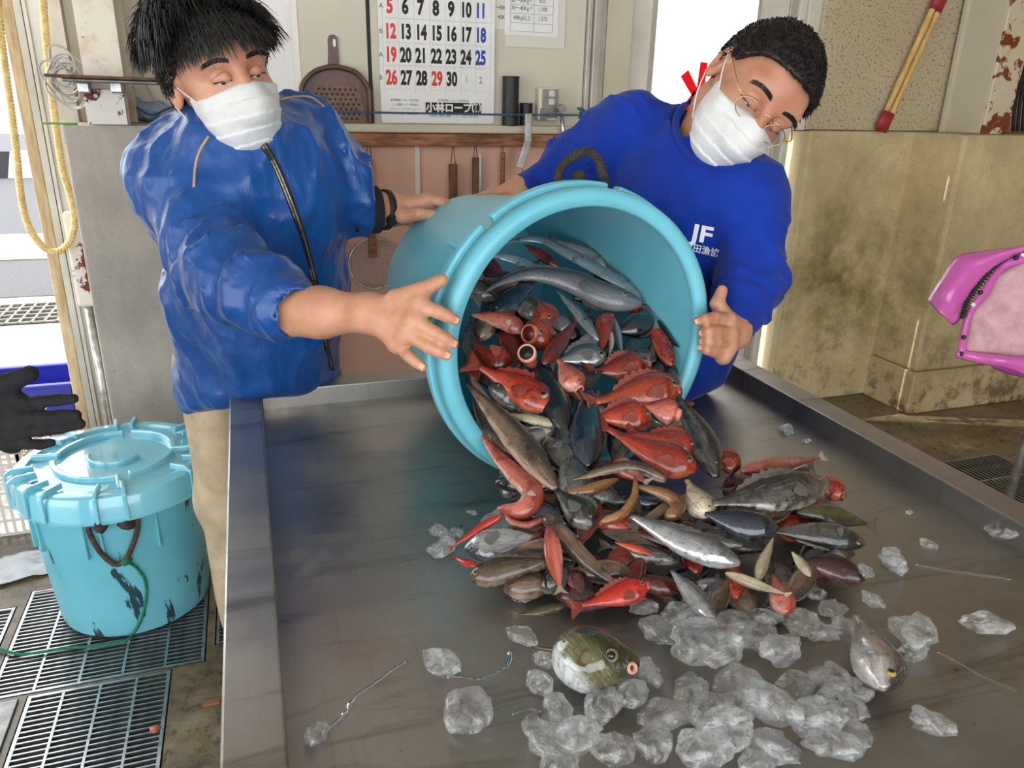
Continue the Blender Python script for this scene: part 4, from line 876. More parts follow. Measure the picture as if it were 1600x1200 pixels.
def fan(base, du, dv, ln, spread, n, th, nrmv, jag=.12, curve=.0, seed=0, notch=0.0, leaf=False):
    """a fin: rays from a base line, fanned in the plane du (out), dv (across), thickness th along nrmv; returns mesh and fs attribute"""
    rnd = random.Random(seed); V = []; A = []; m = 7 if leaf else 4
    for side in (1, -1):
        for i in range(n):
            f = i/(n-1)*2-1; l = ln*(1-jag*rnd.random()*(1 if i % 2 else .2))*(1-notch*(1-abs(f)))*((1-.6*f*f) if leaf else 1)
            for j in range(m):
                g = j/(m-1); p = base+dv*f*(spread[0]+(spread[1]-spread[0])*(math.sin(g*math.pi*.72) if leaf else g))+du*l*g+nrmv*(curve*g*g*ln+th*side*(1-.85*g)); V.append(p); A.append((g, i/(n-1)*n*.5, 0))
    Fc = []; o = n*m
    for i in range(n-1):
        for j in range(m-1):
            a, b, c, d = i*m+j, (i+1)*m+j, (i+1)*m+j+1, i*m+j+1; Fc.append((a, b, c, d)); Fc.append((o+d, o+c, o+b, o+a))
        Fc.append((i*m+m-1, (i+1)*m+m-1, o+(i+1)*m+m-1, o+i*m+m-1))
    for j in range(m-1): Fc.append((j, j+1, o+j+1, o+j)); q = (n-1)*m; Fc.append((q+j+1, q+j, o+q+j, o+q+j+1))
    return (V, Fc), A
FISHN = 0
G1, G2 = 'fish inside the tub mouth', 'fish heaped on the table'
def fish(label, shape, skin, pts, wpx, off=.0, dors=1, gape=0, eye=1, fins='tdp', tilt=0, name='fish', group='fish spilling from the tipped tub', world=None, eyegold=False, dz=None, wid=None):
    """pts: head .. tail, as pixels on the heap; wpx: body height in pixels; dors: which side the back is on"""
    global FISHN; FISHN += 1; seed = FISHN
    if world is None:
        P = []
        for k, q in enumerate(pts):
            p = on_heap(q[0], q[1]); o_ = q[2] if len(q) > 2 else off; P.append(p+NH*o_)
        if dz: P = [p+np.array((0, 0, z)) for p, z in zip(P, dz)]
    else: P = [np.array(p, float) for p in world]
    if group == G1 or 'tub' in group:             # keep the fish inside the tub wall
        for k in range(len(P)):
            hh = float((P[k]-TC)@TA)
            if hh > -.005:
                hh = min(hh, TH-.05); rv = (P[k]-TC)-TA*float((P[k]-TC)@TA); rr = np.linalg.norm(rv); lim = TR0-.012-(TR0-TR1)*hh/TH-.5*wpx*1.35/FPX*(.55 if 0 < k < len(P)-1 else .25)-.004
                if rr > lim: rv = rv*lim/rr
                P[k] = TC+TA*hh+rv
    mid = P[len(P)//2]; dep_ = float((mid-CAM)@FWD); H = .5*wpx*dep_/FPX if world is None else wpx
    NR, NS = 26, 18; C = spline(P, NR); T = [nrm(C[min(i+1, NR-1)]-C[max(i-1, 0)]) for i in range(NR)]
    n0 = nrm(NH*(.75)+nrm(CAM-mid)*.6) if world is None else np.array((0, 0, 1.))
    Ln = sum(np.linalg.norm(C[i+1]-C[i]) for i in range(NR-1)); root = thing(name, label, 'fish', tuple(mid-np.array((0, 0, H*.5))), group)
    U, N = [], []
    for i in range(NR):
        n = nrm(n0-T[i]*n0.dot(T[i])); d = np.cross(T[i], n)*dors
        ct, st = math.cos(tilt), math.sin(tilt); U.append(d*ct+n*st); N.append(n*ct-d*st)
    V, A = [], []; wr = wid or WID[shape]
    ss = [i/(NR-1) for i in range(NR)]
    for i in range(NR):
        h = H*interp(ss[i], PROF[shape]); w = h*wr*(1.12 if ss[i] < .3 else 1-.35*(ss[i]-.3))
        for j in range(NS):
            a = 2*math.pi*j/NS; cu, sn = math.cos(a), math.sin(a); bl = (1.0 if cu > 0 else .96)
            V.append(C[i]+U[i]*h*cu*bl+N[i]*w*math.copysign(abs(sn)**.85, sn)); A.append((ss[i], cu*.5+.5, 0))
    Fc = [(i*NS+j, i*NS+(j+1) % NS, (i+1)*NS+(j+1) % NS, (i+1)*NS+j) for i in range(NR-1) for j in range(NS)]
    if dors < 0: pass
    V += [C[0]-T[0]*H*.10, C[-1]]; A += [(0, .5, 0), (1, .5, 0)]; a0, a1 = NR*NS, NR*NS+1
    Fc += [(a0, (j+1) % NS, j) for j in range(NS)]+[(a1, (NR-1)*NS+j, (NR-1)*NS+(j+1) % NS) for j in range(NS)]
    amp = H*.035; V = [p+np.array(noise.noise_vector(Vector(p)*40))*amp for p in V]
    if dors > 0: Fc = [f[::-1] for f in Fc]
    body = build('body', (V, Fc), FM[skin], root, smooth=True, attr={'fs': A})
    fm = FINM[FINK[skin]]
    def at(s): i = min(NR-1, max(0, int(round(s*(NR-1))))); return C[i], T[i], U[i], N[i], H*interp(s, PROF[shape])
    rnd = random.Random(seed*7)
    if 't' in fins:
        c, t, u, n, h = at(1); l = min(Ln*.2, H*1.25); (v, f), a = fan(c-t*H*.08, t, u, l, (h*.9, H*.85), 11, .0012, n, .1, rnd.uniform(-.5, .5), seed, .25); build('tail_fin', (v, f), fm, root, smooth=True, attr={'fs': a})
    if 'd' in fins:
        i0, i1 = int(NR*.26), int(NR*.80); V2, A2, F2 = [], [], []; k = 0; hh = H*(.42 if shape in ('rock', 'deep') else .26)
        for sd in (1, -1):
            for i in range(i0, i1+1):
                f = (i-i0)/(i1-i0); b_ = C[i]+U[i]*H*interp(ss[i], PROF[shape])*.93; tp = hh*(math.sin(math.pi*min(1, f*.85+.12))**.6)*(1 if i % 2 else .68)
                V2 += [b_+N[i]*sd*.0014, b_+U[i]*tp+T[i]*tp*.5+N[i]*sd*.0003]; A2 += [(0, f*9, 0), (1, f*9, 0)]
        m = i1-i0+1
        for i in range(m-1): F2 += [(2*i, 2*i+2, 2*i+3, 2*i+1), (2*(m+i)+1, 2*(m+i)+3, 2*(m+i)+2, 2*(m+i)), (2*i+1, 2*i+3, 2*(m+i)+3, 2*(m+i)+1)]
        build('dorsal_fin', (V2, F2), fm, root, attr={'fs': A2})
    if 'p' in fins:
        c, t, u, n, h = at(.31); b_ = c-u*h*.18+n*h*wr*.98; du = nrm(t+n*rnd.uniform(.04, .16)-u*rnd.uniform(.0, .5)); (v, f), a = fan(b_, du, nrm(u-du*u.dot(du)), H*(.95 if shape in ('rock', 'deep') else .55), (H*.08, H*.40), 11, .0009, nrm(np.cross(du, u)), .05, .06, seed+3, 0, True); build('pectoral_fin', (v, f), fm, root, smooth=True, attr={'fs': a})
    if eye:
        c, t, u, n, h = at(.13 if shape != 'ribbon' else .05); r = H*(.20 if shape in ('rock', 'deep', 'rattail') else .16)*eye; ec = c+u*h*.30+n*h*wr*1.02
        e = build('eye', lathe([(r*.05, r*.42), (r*.6, r*.32), (r*.92, r*.08), (r, -r*.15), (r*.7, -r*.6)], ec, n, 18), M['eye_gold'] if eyegold else M['eye_ring'], root, smooth=True)
        build('pupil', lathe([(r*.03, r*.56), (r*.36, r*.50), (r*.58, r*.34), (r*.6, r*.2)], ec, n, 16), M['eye_black'], e, smooth=True)
        g0 = at(.24); hh = g0[4]; pts_g = [g0[0]+g0[2]*hh*math.sin(b)*.62+g0[3]*hh*wr*math.sqrt(max(.05, 1-(math.sin(b)*.62)**2))*1.02+g0[1]*hh*.20*math.cos(b) for b in np.linspace(-1.2, 1.3, 12)]
        build('gill_edge', tube(pts_g, [H*.012+H*.03*math.sin(math.pi*k/11) for k in range(12)], 6), FM[skin], root, smooth=True, attr=None)
    if gape:
        c, t, u, n, h = at(0); r = H*.44*gape; d = nrm(-t)
        mo = build('mouth', lathe([(r*.05, -r*.9), (r*.55, -r*.7), (r*.74, -r*.1), (r*.78, r*.18)], c, d, 22), M['mouth_black'] if gape > 1.25 else M['mouth_in'], root, smooth=True)
        build('lips', lathe([(r*.78, r*.18), (r*.86, r*.30), (r*1.0, r*.22), (r*1.04, -r*.1), (r*1.05, -r*.6), (r*.8, -r*.6)], c, d, 24, closed=True), M['lip'] if gape > 1.25 or skin == 'pink' else FM[skin], mo, smooth=True)
    return root

# ---- inside the tub, from the top of the heap downwards
fish('long silver ribbonfish lying across the top of the fish in the tub', 'ribbon', 'ribbon', [(1022, 478), (985, 460), (935, 437), (885, 410), (835, 386), (772, 394)], 21, .02, 1, fins='d', group=G1)
fish('short stretch of blotched silver ribbonfish at the upper left inside the tub', 'ribbon', 'ribbon', [(870, 446), (840, 430), (800, 411), (764, 404)], 20, .01, 1, fins='', eye=0, group=G1)
fish('dark streaked silver fish at the very back of the tub', 'slim', 'silver', [(972, 416), (930, 396), (866, 382)], 24, .012, 1, group=G1)
fish('small brownish red fish wedged between two ribbonfish', 'slim', 'darkred', [(868, 432), (842, 412), (815, 395)], 18, .022, 1, fins='', eye=0, group=G1)
fish('dark red rockfish with gaping jaws at the upper right in the tub', 'rock', 'darkred', [(1004, 430), (975, 432), (935, 428)], 34, .006, 1, gape=1.15, group=G1)
fish('grey rattail with a curved tapering tail across the tub', 'rattail', 'rattail', [(996, 489), (945, 480), (890, 456), (830, 444), (780, 456), (748, 476)], 44, .024, 1, group=G1)
fish('black glossy fish with raised tail at the right inside the tub', 'slim', 'black', [(966, 528), (1000, 512), (1032, 480)], 42, .016, 1, fins='td', eye=0, group=G1)
fish('black fish showing a pale flank under the raised black tail', 'slim', 'black', [(968, 556), (996, 545), (1030, 532)], 36, .004, 1, fins='d', group=G1)
fish('thin dark eel with hooked end against the right tub wall', 'eel', 'black', [(1030, 512), (1048, 530), (1062, 548), (1074, 556)], 9, .02, 1, fins='', eye=0, name='eel', group=G1)
fish('narrow bright silver fish pointing down in the middle of the tub', 'slim', 'silver', [(930, 545), (900, 505), (866, 468)], 19, .022, 1, fins='', group=G1)
fish('orange red fish standing head up below the rattail', 'rock', 'red', [(948, 496), (944, 520), (936, 556)], 38, .008, -1, fins='p', group=G1)
fish('silver fish with a big round eye in the middle of the tub', 'deep', 'silver', [(944, 568), (910, 563), (866, 572)], 42, .012, 1, eye=1.4, group=G1)
fish('slim pale silver fish hanging below the rattail head', 'slim', 'silver', [(955, 505), (962, 535), (968, 568)], 13, .016, 1, fins='', eye=0, group=G1)
fish('small yellowish fish beside the slim pale silver one', 'slim', 'cream', [(950, 520), (952, 545), (948, 566)], 9, .014, 1, fins='', eye=0, group=G1)
fish('red fish with small head at the right, near the inner tub wall', 'slim', 'red', [(1046, 578), (1034, 556), (1012, 528)], 26, .012, 1, group=G1)
fish('mottled grey fish between black fish and red fish in the tub', 'slim', 'grey', [(1024, 562), (998, 560), (966, 570)], 26, .004, 1, group=G1)
fish('dull red fish half buried at the left under the rattail tail', 'rock', 'darkred', [(795, 502), (785, 486), (775, 466)], 36, .002, 1, fins='d', eye=.8, group=G1)
fish('pale pink bellied fish lying at the left in the tub', 'slim', 'pink', [(818, 524), (785, 508), (736, 498)], 32, .010, 1, eye=0, fins='p', group=G1)
fish('orange rockfish with wide open mouth in the tub centre', 'rock', 'orange', [(822, 540, .03), (848, 530, .012), (880, 522, -.01)], 56, .012, 1, gape=1.2, eye=.9, group=G1)
fish('orange fish head with spread fin above the gaping rockfish', 'rock', 'orange', [(852, 516), (845, 498), (832, 474)], 40, .014, 1, fins='dp', group=G1)
fish('grey fish back showing between red fish at the left', 'slim', 'grey', [(846, 502), (822, 482), (796, 472)], 38, .004, 1, eye=0, fins='', group=G1)
fish('pale blurred grey fish behind the red tail in the tub', 'slim', 'silver', [(895, 520), (875, 505), (850, 488)], 36, .0, 1, eye=0, fins='', group=G1)
fish('dark red fish tail pointing up in the middle of the heap', 'slim', 'darkred', [(845, 582), (868, 552), (896, 516)], 27, .022, 1, eye=0, fins='t', group=G1)
fish('fish turned to the viewer with a round white-lipped black mouth', 'rock', 'pink', [(815, 580, .045), (828, 572, .015), (846, 562, -.02)], 34, .02, 1, gape=1.9, eye=0, fins='', group=G1)
fish('large dark eyed red rockfish at the lower left of the tub mouth', 'rock', 'red', [(856, 648), (808, 618), (744, 584)], 58, .018, 1, eye=1.2, group=G1)
fish('red fish belly up against the left tub wall', 'rock', 'red', [(798, 568), (768, 562), (732, 540)], 46, .006, -1, eye=0, group=G1)
fish('dull red fish along the left inner wall of the tub', 'slim', 'darkred', [(740, 600), (742, 560), (748, 520)], 34, -.004, 1, eye=0, group=G1)
fish('grey white fish pressed against the left tub wall', 'slim', 'grey', [(736, 572), (731, 540), (734, 500)], 20, .008, 1, eye=0, fins='', group=G1)
fish('salmon coloured fish head pointing down above the black fish', 'rock', 'pink', [(900, 622), (884, 600), (868, 575)], 44, .022, 1, eye=.7, gape=.8, fins='', group=G1)
fish('long black fish sliding down beside the large dark eyed rockfish', 'slim', 'black', [(880, 685), (856, 625), (832, 566)], 48, .014, 1, eye=0, fins='d', group=G1)
fish('wide blue black fish in the middle of the tub mouth', 'slim', 'blue', [(912, 740), (912, 680), (915, 616)], 56, .016, 1, eye=0, fins='dt', group=G1)
fish('orange red rockfish with eye, uppermost of the red fish at the right', 'rock', 'red', [(1008, 580), (970, 586), (926, 590)], 52, .016, 1, gape=.8, group=G1)
fish('narrow red fish tucked behind the uppermost red fish at the right', 'slim', 'red', [(1052, 604), (1022, 598), (985, 596)], 28, .010, 1, group=G1)
fish('large orange red rockfish with gill cover lifted at the right', 'rock', 'orange', [(1052, 626), (1000, 626), (925, 642)], 62, .024, 1, gape=.8, group=G1)
fish('red rockfish lying below the one with lifted gill cover', 'rock', 'red', [(1010, 668), (970, 664), (920, 668)], 52, .022, 1, group=G1)
fish('pale pink fish with torn gaping mouth at the right of the heap', 'rock', 'pink', [(1052, 662), (1030, 655), (1000, 648)], 46, .022, 1, gape=1.1, eye=0, fins='', group=G1)
fish('long grey fish sliding over the right of the tub lip', 'slim', 'grey', [(1108, 760), (1085, 700), (1048, 630)], 46, .026, 1, eye=.7, fins='d', group=G1)
fish('olive brown fish with a pale stripe pouring out at the left', 'slim', 'brown', [(862, 778), (800, 700), (728, 616)], 46, .026, 1, eye=0, fins='d', group=G1)
fish('dark brown fish pouring out beside the pale striped one', 'slim', 'brown', [(800, 720), (765, 665), (732, 596)], 40, .016, -1, eye=0, fins='d', group=G1)
fish('cream coloured thin fish under the large dark eyed rockfish', 'slim', 'cream', [(868, 672), (830, 664), (786, 654)], 18, .014, 1, eye=0, fins='', group=G1)
fish('small silver yellow fish in the dark gap at the lip', 'deep', 'cream', [(812, 690), (836, 684), (868, 680)], 28, .010, 1, group=G1)
fish('dark grey fish half hidden below the silver yellow one', 'slim', 'grey', [(852, 696), (872, 720), (894, 752)], 48, .012, 1, eye=0, group=G1)
# ---- pouring over the lip and on the table
fish('pink and red fish bent in an S over the lower left lip', 'slim', 'pink', [(774, 806), (812, 808), (828, 782), (800, 752), (768, 716), (744, 680)], 36, .02, 1, eye=0, fins='p', group=G2)
fish('long orange red rockfish sliding over the front lip', 'rock', 'red', [(1076, 748), (1020, 730), (940, 686)], 56, .028, 1, group=G2)
fish('orange red rockfish behind the long one at the lip', 'rock', 'red', [(1078, 716), (1040, 704), (985, 690)], 46, .022, 1, group=G2)
fish('ragged red fish right of the grey fish at the lip', 'rock', 'red', [(1150, 738), (1130, 728), (1100, 712)], 38, .014, 1, eye=.6, group=G2)
fish('small pale pink tail fish in the centre of the heap', 'slim', 'pink', [(952, 736), (972, 748), (1000, 766)], 34, .024, 1, eye=0, fins='t', group=G2)
fish('grey brown eel crossing the heap below the pale pink tail', 'eel', 'brown', [(1030, 768), (985, 748), (940, 752), (888, 768)], 20, .030, 1, fins='', eye=0, name='eel', group=G2)
fish('orange brown eel curled like a hook in the heap', 'eel', 'tan', [(930, 836), (962, 822), (980, 795), (982, 764)], 15, .034, 1, fins='', eye=0, name='eel', group=G2)
fish('tan eel lying under the hooked one', 'eel', 'tan', [(880, 784), (920, 776), (960, 760)], 22, .020, 1, fins='', eye=0, name='eel', group=G2)
fish('thick orange tan eel bent to the right in the heap', 'eel', 'tan', [(1034, 826), (1050, 806), (1030, 788), (985, 774)], 24, .026, 1, fins='', eye=0, name='eel', group=G2)
fish('mottled grey fish with head down in the middle of the heap', 'rock', 'grey', [(918, 834), (894, 806), (862, 775)], 52, .020, 1, eye=.6, fins='dp', group=G2)
fish('blurred dark grey fish sliding down the centre of the heap', 'slim', 'grey', [(905, 800), (895, 755), (890, 700)], 60, .012, 1, eye=0, fins='', group=G2)
fish('narrow scarlet fish stretched to the left of the heap', 'slim', 'scarlet', [(782, 814), (748, 834), (706, 862)], 15, .016, 1, eye=0, fins='t', group=G2)
fish('white and pink eel thin as a cord left of the heap centre', 'eel', 'pink', [(845, 822), (820, 832), (795, 826), (785, 812)], 11, .020, 1, fins='', eye=0, name='eel', group=G2)
fish('mottled silver fish under ice at the left of the heap', 'deep', 'silver', [(726, 862), (780, 855), (852, 846)], 56, .010, 1, eye=.7, group=G2)
fish('brown silver fish with large eye lying at the left edge of the heap', 'slim', 'brown', [(731, 914), (780, 902), (850, 886)], 46, .018, -1, eye=1.3, eyegold=True, fins='d', group=G2)
fish('small scarlet fish tail beside the brown silver fish', 'slim', 'scarlet', [(746, 892), (728, 886), (710, 878)], 14, .012, 1, eye=0, fins='t', group=G2)
fish('pale pink and yellow fish hanging tail down at the front of the heap', 'slim', 'pink', [(852, 838), (858, 890), (866, 934)], 30, .030, 1, eye=0, fins='t', group=G2)
fish('grey brown snake-like fish slanting down the front of the heap', 'eel', 'brown', [(846, 822), (878, 856), (910, 892), (952, 926)], 30, .026, 1, eye=0, fins='', name='eel', group=G2)
fish('bright scarlet spiny fish at the front edge of the heap', 'rock', 'scarlet', [(1004, 928), (960, 942), (902, 958)], 42, .022, 1, eye=.8, gape=.9, group=G2)
fish('long silver grey fish slanting down the right half of the heap', 'slim', 'silver', [(1142, 896), (1065, 866), (976, 822)], 50, .028, 1, eye=.7, fins='d', group=G2)
fish('dark streaked fish pointing to the ice in front', 'slim', 'silver', [(1108, 980), (1076, 944), (1040, 902)], 34, .020, 1, eye=0, fins='d', group=G2)
fish('large deep bodied fish with yellow belly on top of the heap at the right', 'deep', 'grey', [(1278, 772), (1200, 790), (1100, 806)], 66, .034, 1, eye=.5, fins='dp', group=G2)
fish('pink and white striped fish tail at the back right of the heap', 'slim', 'pink', [(1150, 748), (1205, 738), (1272, 726)], 28, .020, 1, eye=0, fins='td', group=G2)
fish('small red fish at the right behind the deep bodied fish', 'rock', 'red', [(1312, 784), (1292, 770), (1262, 758)], 34, .012, 1, gape=.9, group=G2)
fish('blue black fish below the deep bodied fish', 'slim', 'blue', [(1204, 838), (1150, 834), (1092, 816)], 48, .024, 1, eye=0, fins='d', group=G2)
fish('grey fish with yellow eye at the far right of the heap', 'slim', 'grey', [(1338, 860), (1275, 848), (1200, 842)], 44, .022, -1, eye=1.2, eyegold=True, fins='dp', group=G2)
fish('olive brown fish with ragged tail at the far right', 'slim', 'olive', [(1240, 805), (1300, 812), (1350, 824)], 36, .010, 1, eye=0, fins='td', group=G2)
fish('maroon fish with pink head at the right front of the heap', 'slim', 'maroon', [(1342, 914), (1295, 896), (1246, 884)], 42, .014, 1, eye=0, fins='d', group=G2)
fish('slim white fish with red tail at the front of the heap', 'slim', 'cream', [(1122, 910), (1165, 926), (1212, 942)], 19, .026, 1, eye=0, fins='t', group=G2)
fish('salmon pink fish head up in the ice at the front', 'rock', 'pink', [(1218, 966), (1212, 936), (1200, 905)], 42, .014, 1, eye=0, fins='', group=G2)
fish('cream fish standing among dark ones below the blue black fish', 'slim', 'cream', [(1172, 920), (1182, 890), (1198, 852)], 20, .022, 1, eye=0, fins='', group=G2)
fish('small speckled cream fish right of the standing cream fish', 'slim', 'cream', [(1254, 912), (1240, 892), (1226, 874)], 18, .022, 1, eye=0, fins='', group=G2)
fish('pale striped fish head between the grey and deep bodied fish', 'rock', 'cream', [(1098, 818), (1082, 792), (1066, 762)], 50, .020, 1, eye=.5, fins='p', group=G2)
fish('dark maroon fish under the blue black fish', 'slim', 'maroon', [(1090, 850), (1060, 834), (1030, 812)], 40, .008, 1, eye=0, fins='', group=G2)
fish('thin orange fish between silver grey fish and snake-like fish', 'slim', 'orange', [(1010, 882), (985, 872), (952, 862)], 14, .026, 1, eye=0, fins='', group=G2)
fish('green backed small fish tail lying left of the round fish', 'slim', 'olive', [(880, 950), (850, 958), (808, 964)], 18, .008, 1, eye=0, fins='t', group=G2)
fish('silver bream with dark back lying alone on the ice at the right', 'deep', 'bream', [(1358, 1090, .03), (1346, 1040, .03), (1326, 972, .02)], 82, .03, 1, eye=1.0, eyegold=True, fins='', group=G2, wid=.7)
# buried fillers, seen only as dark backs in the gaps
random.seed(21); CN = {'darkred': 'dull red', 'black': 'black', 'brown': 'brown', 'grey': 'grey', 'maroon': 'maroon', 'blue': 'blue black', 'red': 'red', 'silver': 'silver'}
ORD = 'first second third fourth fifth sixth seventh eighth ninth tenth eleventh twelfth thirteenth fourteenth fifteenth sixteenth seventeenth eighteenth nineteenth twentieth'.split()
SPEC = []
for k in range(124):
    inside = k < 50
    px, py = (random.uniform(745, 1060), random.uniform(420, 720)) if inside else (random.uniform(790, 1310), random.uniform(735, 940))
    SPEC.append((k, inside, px, py, random.uniform(0, 6.28), random.uniform(38, 62), random.choice(['darkred', 'black', 'brown', 'grey', 'maroon', 'blue', 'red', 'brown', 'silver', 'grey']), random.uniform(34, 50), random.random(), random.choice((-1, 1))))
for q in SPEC:
    k, inside, px, py, a, l, sk, w, rf, ds = q; same = sorted(t[2] for t in SPEC if t[1] == inside and t[6] == sk); top = k % 3 == 0; where = 'tub' if inside else 'table heap'
    fish('%s fish half buried in the %s, %s such from the left' % (CN[sk], where, ORD[same.index(px)]), 'slim', sk, [(px+math.cos(a)*l, py+math.sin(a)*l*.6), (px, py), (px-math.cos(a)*l, py-math.sin(a)*l*.6)], w*(.8 if top else 1), rf*.010 if top else -.030+rf*.026, ds, eye=.8 if top else 0, fins='td' if top else '', group='%s fish buried in the %s' % (CN[sk], where))
# puffer
TO_ = -FWD; pc = AZ(938, 1106, TZ); pu = thing('pufferfish', 'round pufferfish with white belly and olive back on the ice in front', 'fish', tuple(pc), None)
PC = pc+np.array((.0, .030, .040)); R_ = np.stack([nrm((.80, -.28, -.10)), nrm((.28, .80, .25)), nrm(np.cross(nrm((.80, -.28, -.10)), nrm((.28, .80, .25))))], 1)
pax = nrm((.86, -.42, -.08)); pup = nrm(np.array((.18, .5, .75))-pax*np.dot(pax, (.18, .5, .75))); psd = np.cross(pax, pup); R_ = np.stack([pax, psd, pup], 1)
def puff_f(P): return smin(sd_ell(P, PC-pax*.004, (.040, .036, .036), R_), sd_ell(P, PC+pax*.032+pup*.004, (.022, .020, .017), R_), .016)+.0012*vnoise(P, 60, 3)
pv, pq = surf(puff_f, PC-.085, PC+.085, .0028); pv = relax(pv, pq, 2)
FM['puffer'] = fish_mat('pufferfish_skin', S(44, 46, 22), S(104, 100, 62), S(232, 236, 240), S(60, 60, 34), .64, 40, .16, .6)
build('body', (pv, pq), FM['puffer'], pu, smooth=True, attr={'fs': np.stack([((pv-PC)@pax)*9, np.clip(((pv-PC)@nrm(pup*.7+RIGHT*.7))/.055+.44, 0, 1), np.zeros(len(pv))], 1)})
def phit(px, py):                                    # the point of the pufferfish seen at this pixel
    t = .5
    while t < 1.4:
        p = D(px, py, t); d_ = float(puff_f(np.array([p], np.float32))[0])
        if d_ < .0005: return p
        t += max(.0005, d_*.6)
    return D(px, py, float((PC-CAM)@FWD)-.03)
ec = phit(955, 1024)
for rr, nm_, mt in ((.0085, 'eye', 'eye_ring'),):
    e = build(nm_, lathe([(.001, .004), (.005, .003), (.0075, .0), (.006, -.006)], ec, nrm(CAM-ec), 18), M[mt], pu, smooth=True); build('pupil', lathe([(.0005, .0058), (.003, .005), (.005, .0028), (.005, .001)], ec, nrm(CAM-ec), 16), M['eye_black'], e, smooth=True)
mp = phit(988, 1044); build('mouth', lathe([(.001, -.003), (.003, 0), (.005, .003), (.0068, .0), (.006, -.008)], mp, nrm(pax*.5+nrm(CAM-mp)*.8), 18), M['lip'], pu, smooth=True)
(v, f), a = fan(PC-pax*.036+pup*.004, -pax, psd, .028, (.006, .016), 9, .001, pup, .1, 0, 5); build('tail_fin', (v, f), FINM['olive'], pu, smooth=True, attr={'fs': a})
(v, f), a = fan(phit(922, 1026)+TO_*.001, nrm(-pax-pup*.3+TO_*.25), pup, .018, (.003, .009), 9, .001, psd, .05, .2, 6, 0, True); build('pectoral_fin', (v, f), FINM['olive'], pu, smooth=True, attr={'fs': a})

# ================================================================== ice and water
def ice_mat():
    m, nt, b = nodes('clear_ice'); co = coords(nt); b.inputs['Base Color'].default_value = (.97, .985, 1, 1); b.inputs['IOR'].default_value = 1.33
    L(nt, ramp(nt, nz(nt, co, 1.6, 5, .6, .5), [(.42, 1.0), (.62, .55)]), b.inputs['Transmission Weight']); L(nt, ramp(nt, nz(nt, co, 2.0, 4), [(.5, .0), (.75, .12)]), b.inputs['Roughness']); b.inputs['Coat Weight'].default_value = 1.0; b.inputs['Coat IOR'].default_value = 1.7; b.inputs['Coat Roughness'].default_value = .02
    bump(nt, b, nz(nt, co, 2.2, 3, .5, .4), .35, .25); out = nt.nodes['Material Output']; tr = nt.nodes.new('ShaderNodeBsdfTransparent'); tr.inputs[0].default_value = (.98, .99, 1, 1); mx = nt.nodes.new('ShaderNodeMixShader'); mx.inputs[0].default_value = .72; L(nt, tr.outputs[0], mx.inputs[1]); L(nt, b.outputs[0], mx.inputs[2]); L(nt, mx.outputs[0], out.inputs[0]); return m
M['ice'] = ice_mat()
ICE = []
for k in range(9):
    bm = bmesh.new(); bmesh.ops.create_icosphere(bm, subdivisions=4, radius=1); rnd = random.Random(k+50); sc = (1, rnd.uniform(.62, .9), rnd.uniform(.42, .62)); pl_ = [(Vector((rnd.uniform(-1, 1), rnd.uniform(-1, 1), rnd.uniform(-1, 1))).normalized(), rnd.uniform(.55, .85)) for _ in range(9)]
    for v in bm.verts:
        p = v.co.copy()
        for n_, d_ in pl_:
            q = p.dot(n_)
            if q > d_: p -= n_*(q-d_)*.85
        p += noise.noise_vector(p*1.7+Vector((k*4, 0, 0)))*.22+noise.noise_vector(p*4+Vector((k*4, 0, 0)))*.09; v.co = Vector((p.x*sc[0], p.y*sc[1], p.z*sc[2]))
    me = bpy.data.meshes.new('ice_chunk'); bm.to_mesh(me); bm.free(); me.materials.append(M['ice']); me.polygons.foreach_set('use_smooth', [True]*len(me.polygons)); ICE.append(me)
def ice(px, py, wpx, label, group=None, lift=0, k=None, name='ice_chunk', flat=1.0):
    p = AZ(px, py, TZ); dd = float((p-CAM)@FWD); r = wpx*.5*dd/FPX; k = random.randrange(len(ICE)) if k is None else k
    o = link(name, ICE[k], None, (p[0], p[1], TZ+lift+r*.44*flat)); o.scale = (r, r, r*flat); o.rotation_euler = (random.uniform(-.25, .25), random.uniform(-.25, .25), random.uniform(0, 6.28)); tag(o, label, 'ice', group); return o
random.seed(8)
for px, py, w, lb in ((1228, 676, 30, 'ice chip farthest from the camera, near the right rim'), (1259, 692, 18, 'tiny ice chip just in front of the farthest one'), (1450, 856, 34, 'round ice lump alone right of the heap'), (1568, 842, 62, 'ice lump against the right rim of the table'), (1397, 886, 60, 'blurred ice pieces right of the grey yellow-eyed fish'), (1540, 985, 70, 'flat clear ice lump at the far right of the table'), (1453, 1138, 74, 'big ice lump at the lower right'), (1420, 1000, 90, 'wide clear ice slab right of the silver bream'), (1425, 1028, 52, 'small ice lump just below the wide clear slab'), (732, 1128, 100, 'largest ice lump, alone at the lower left of the spill'), (496, 1155, 56, 'ice lump at the end of the water trail near the left rim'), (690, 862, 52, 'clear flat ice slab left of the scarlet fish'), (686, 836, 40, 'small clear ice chip above the flat slab at the left'), (714, 836, 26, 'dark glinting ice chip by the left edge of the heap'), (690, 1048, 72, 'ice lump melting at the top of the water trail'), (818, 1002, 54, 'ice lump left of the pufferfish'), (815, 940, 34, 'milky ice chip below the brown silver fish'), (738, 804, 20, 'tiny ice chip under the tub lip'), (1420, 803, 14, 'smallest ice crumb right of the heap'), (684, 822, 12, 'ice crumb left of the red fin')):
    ice(px, py, w, lb, flat=.9)
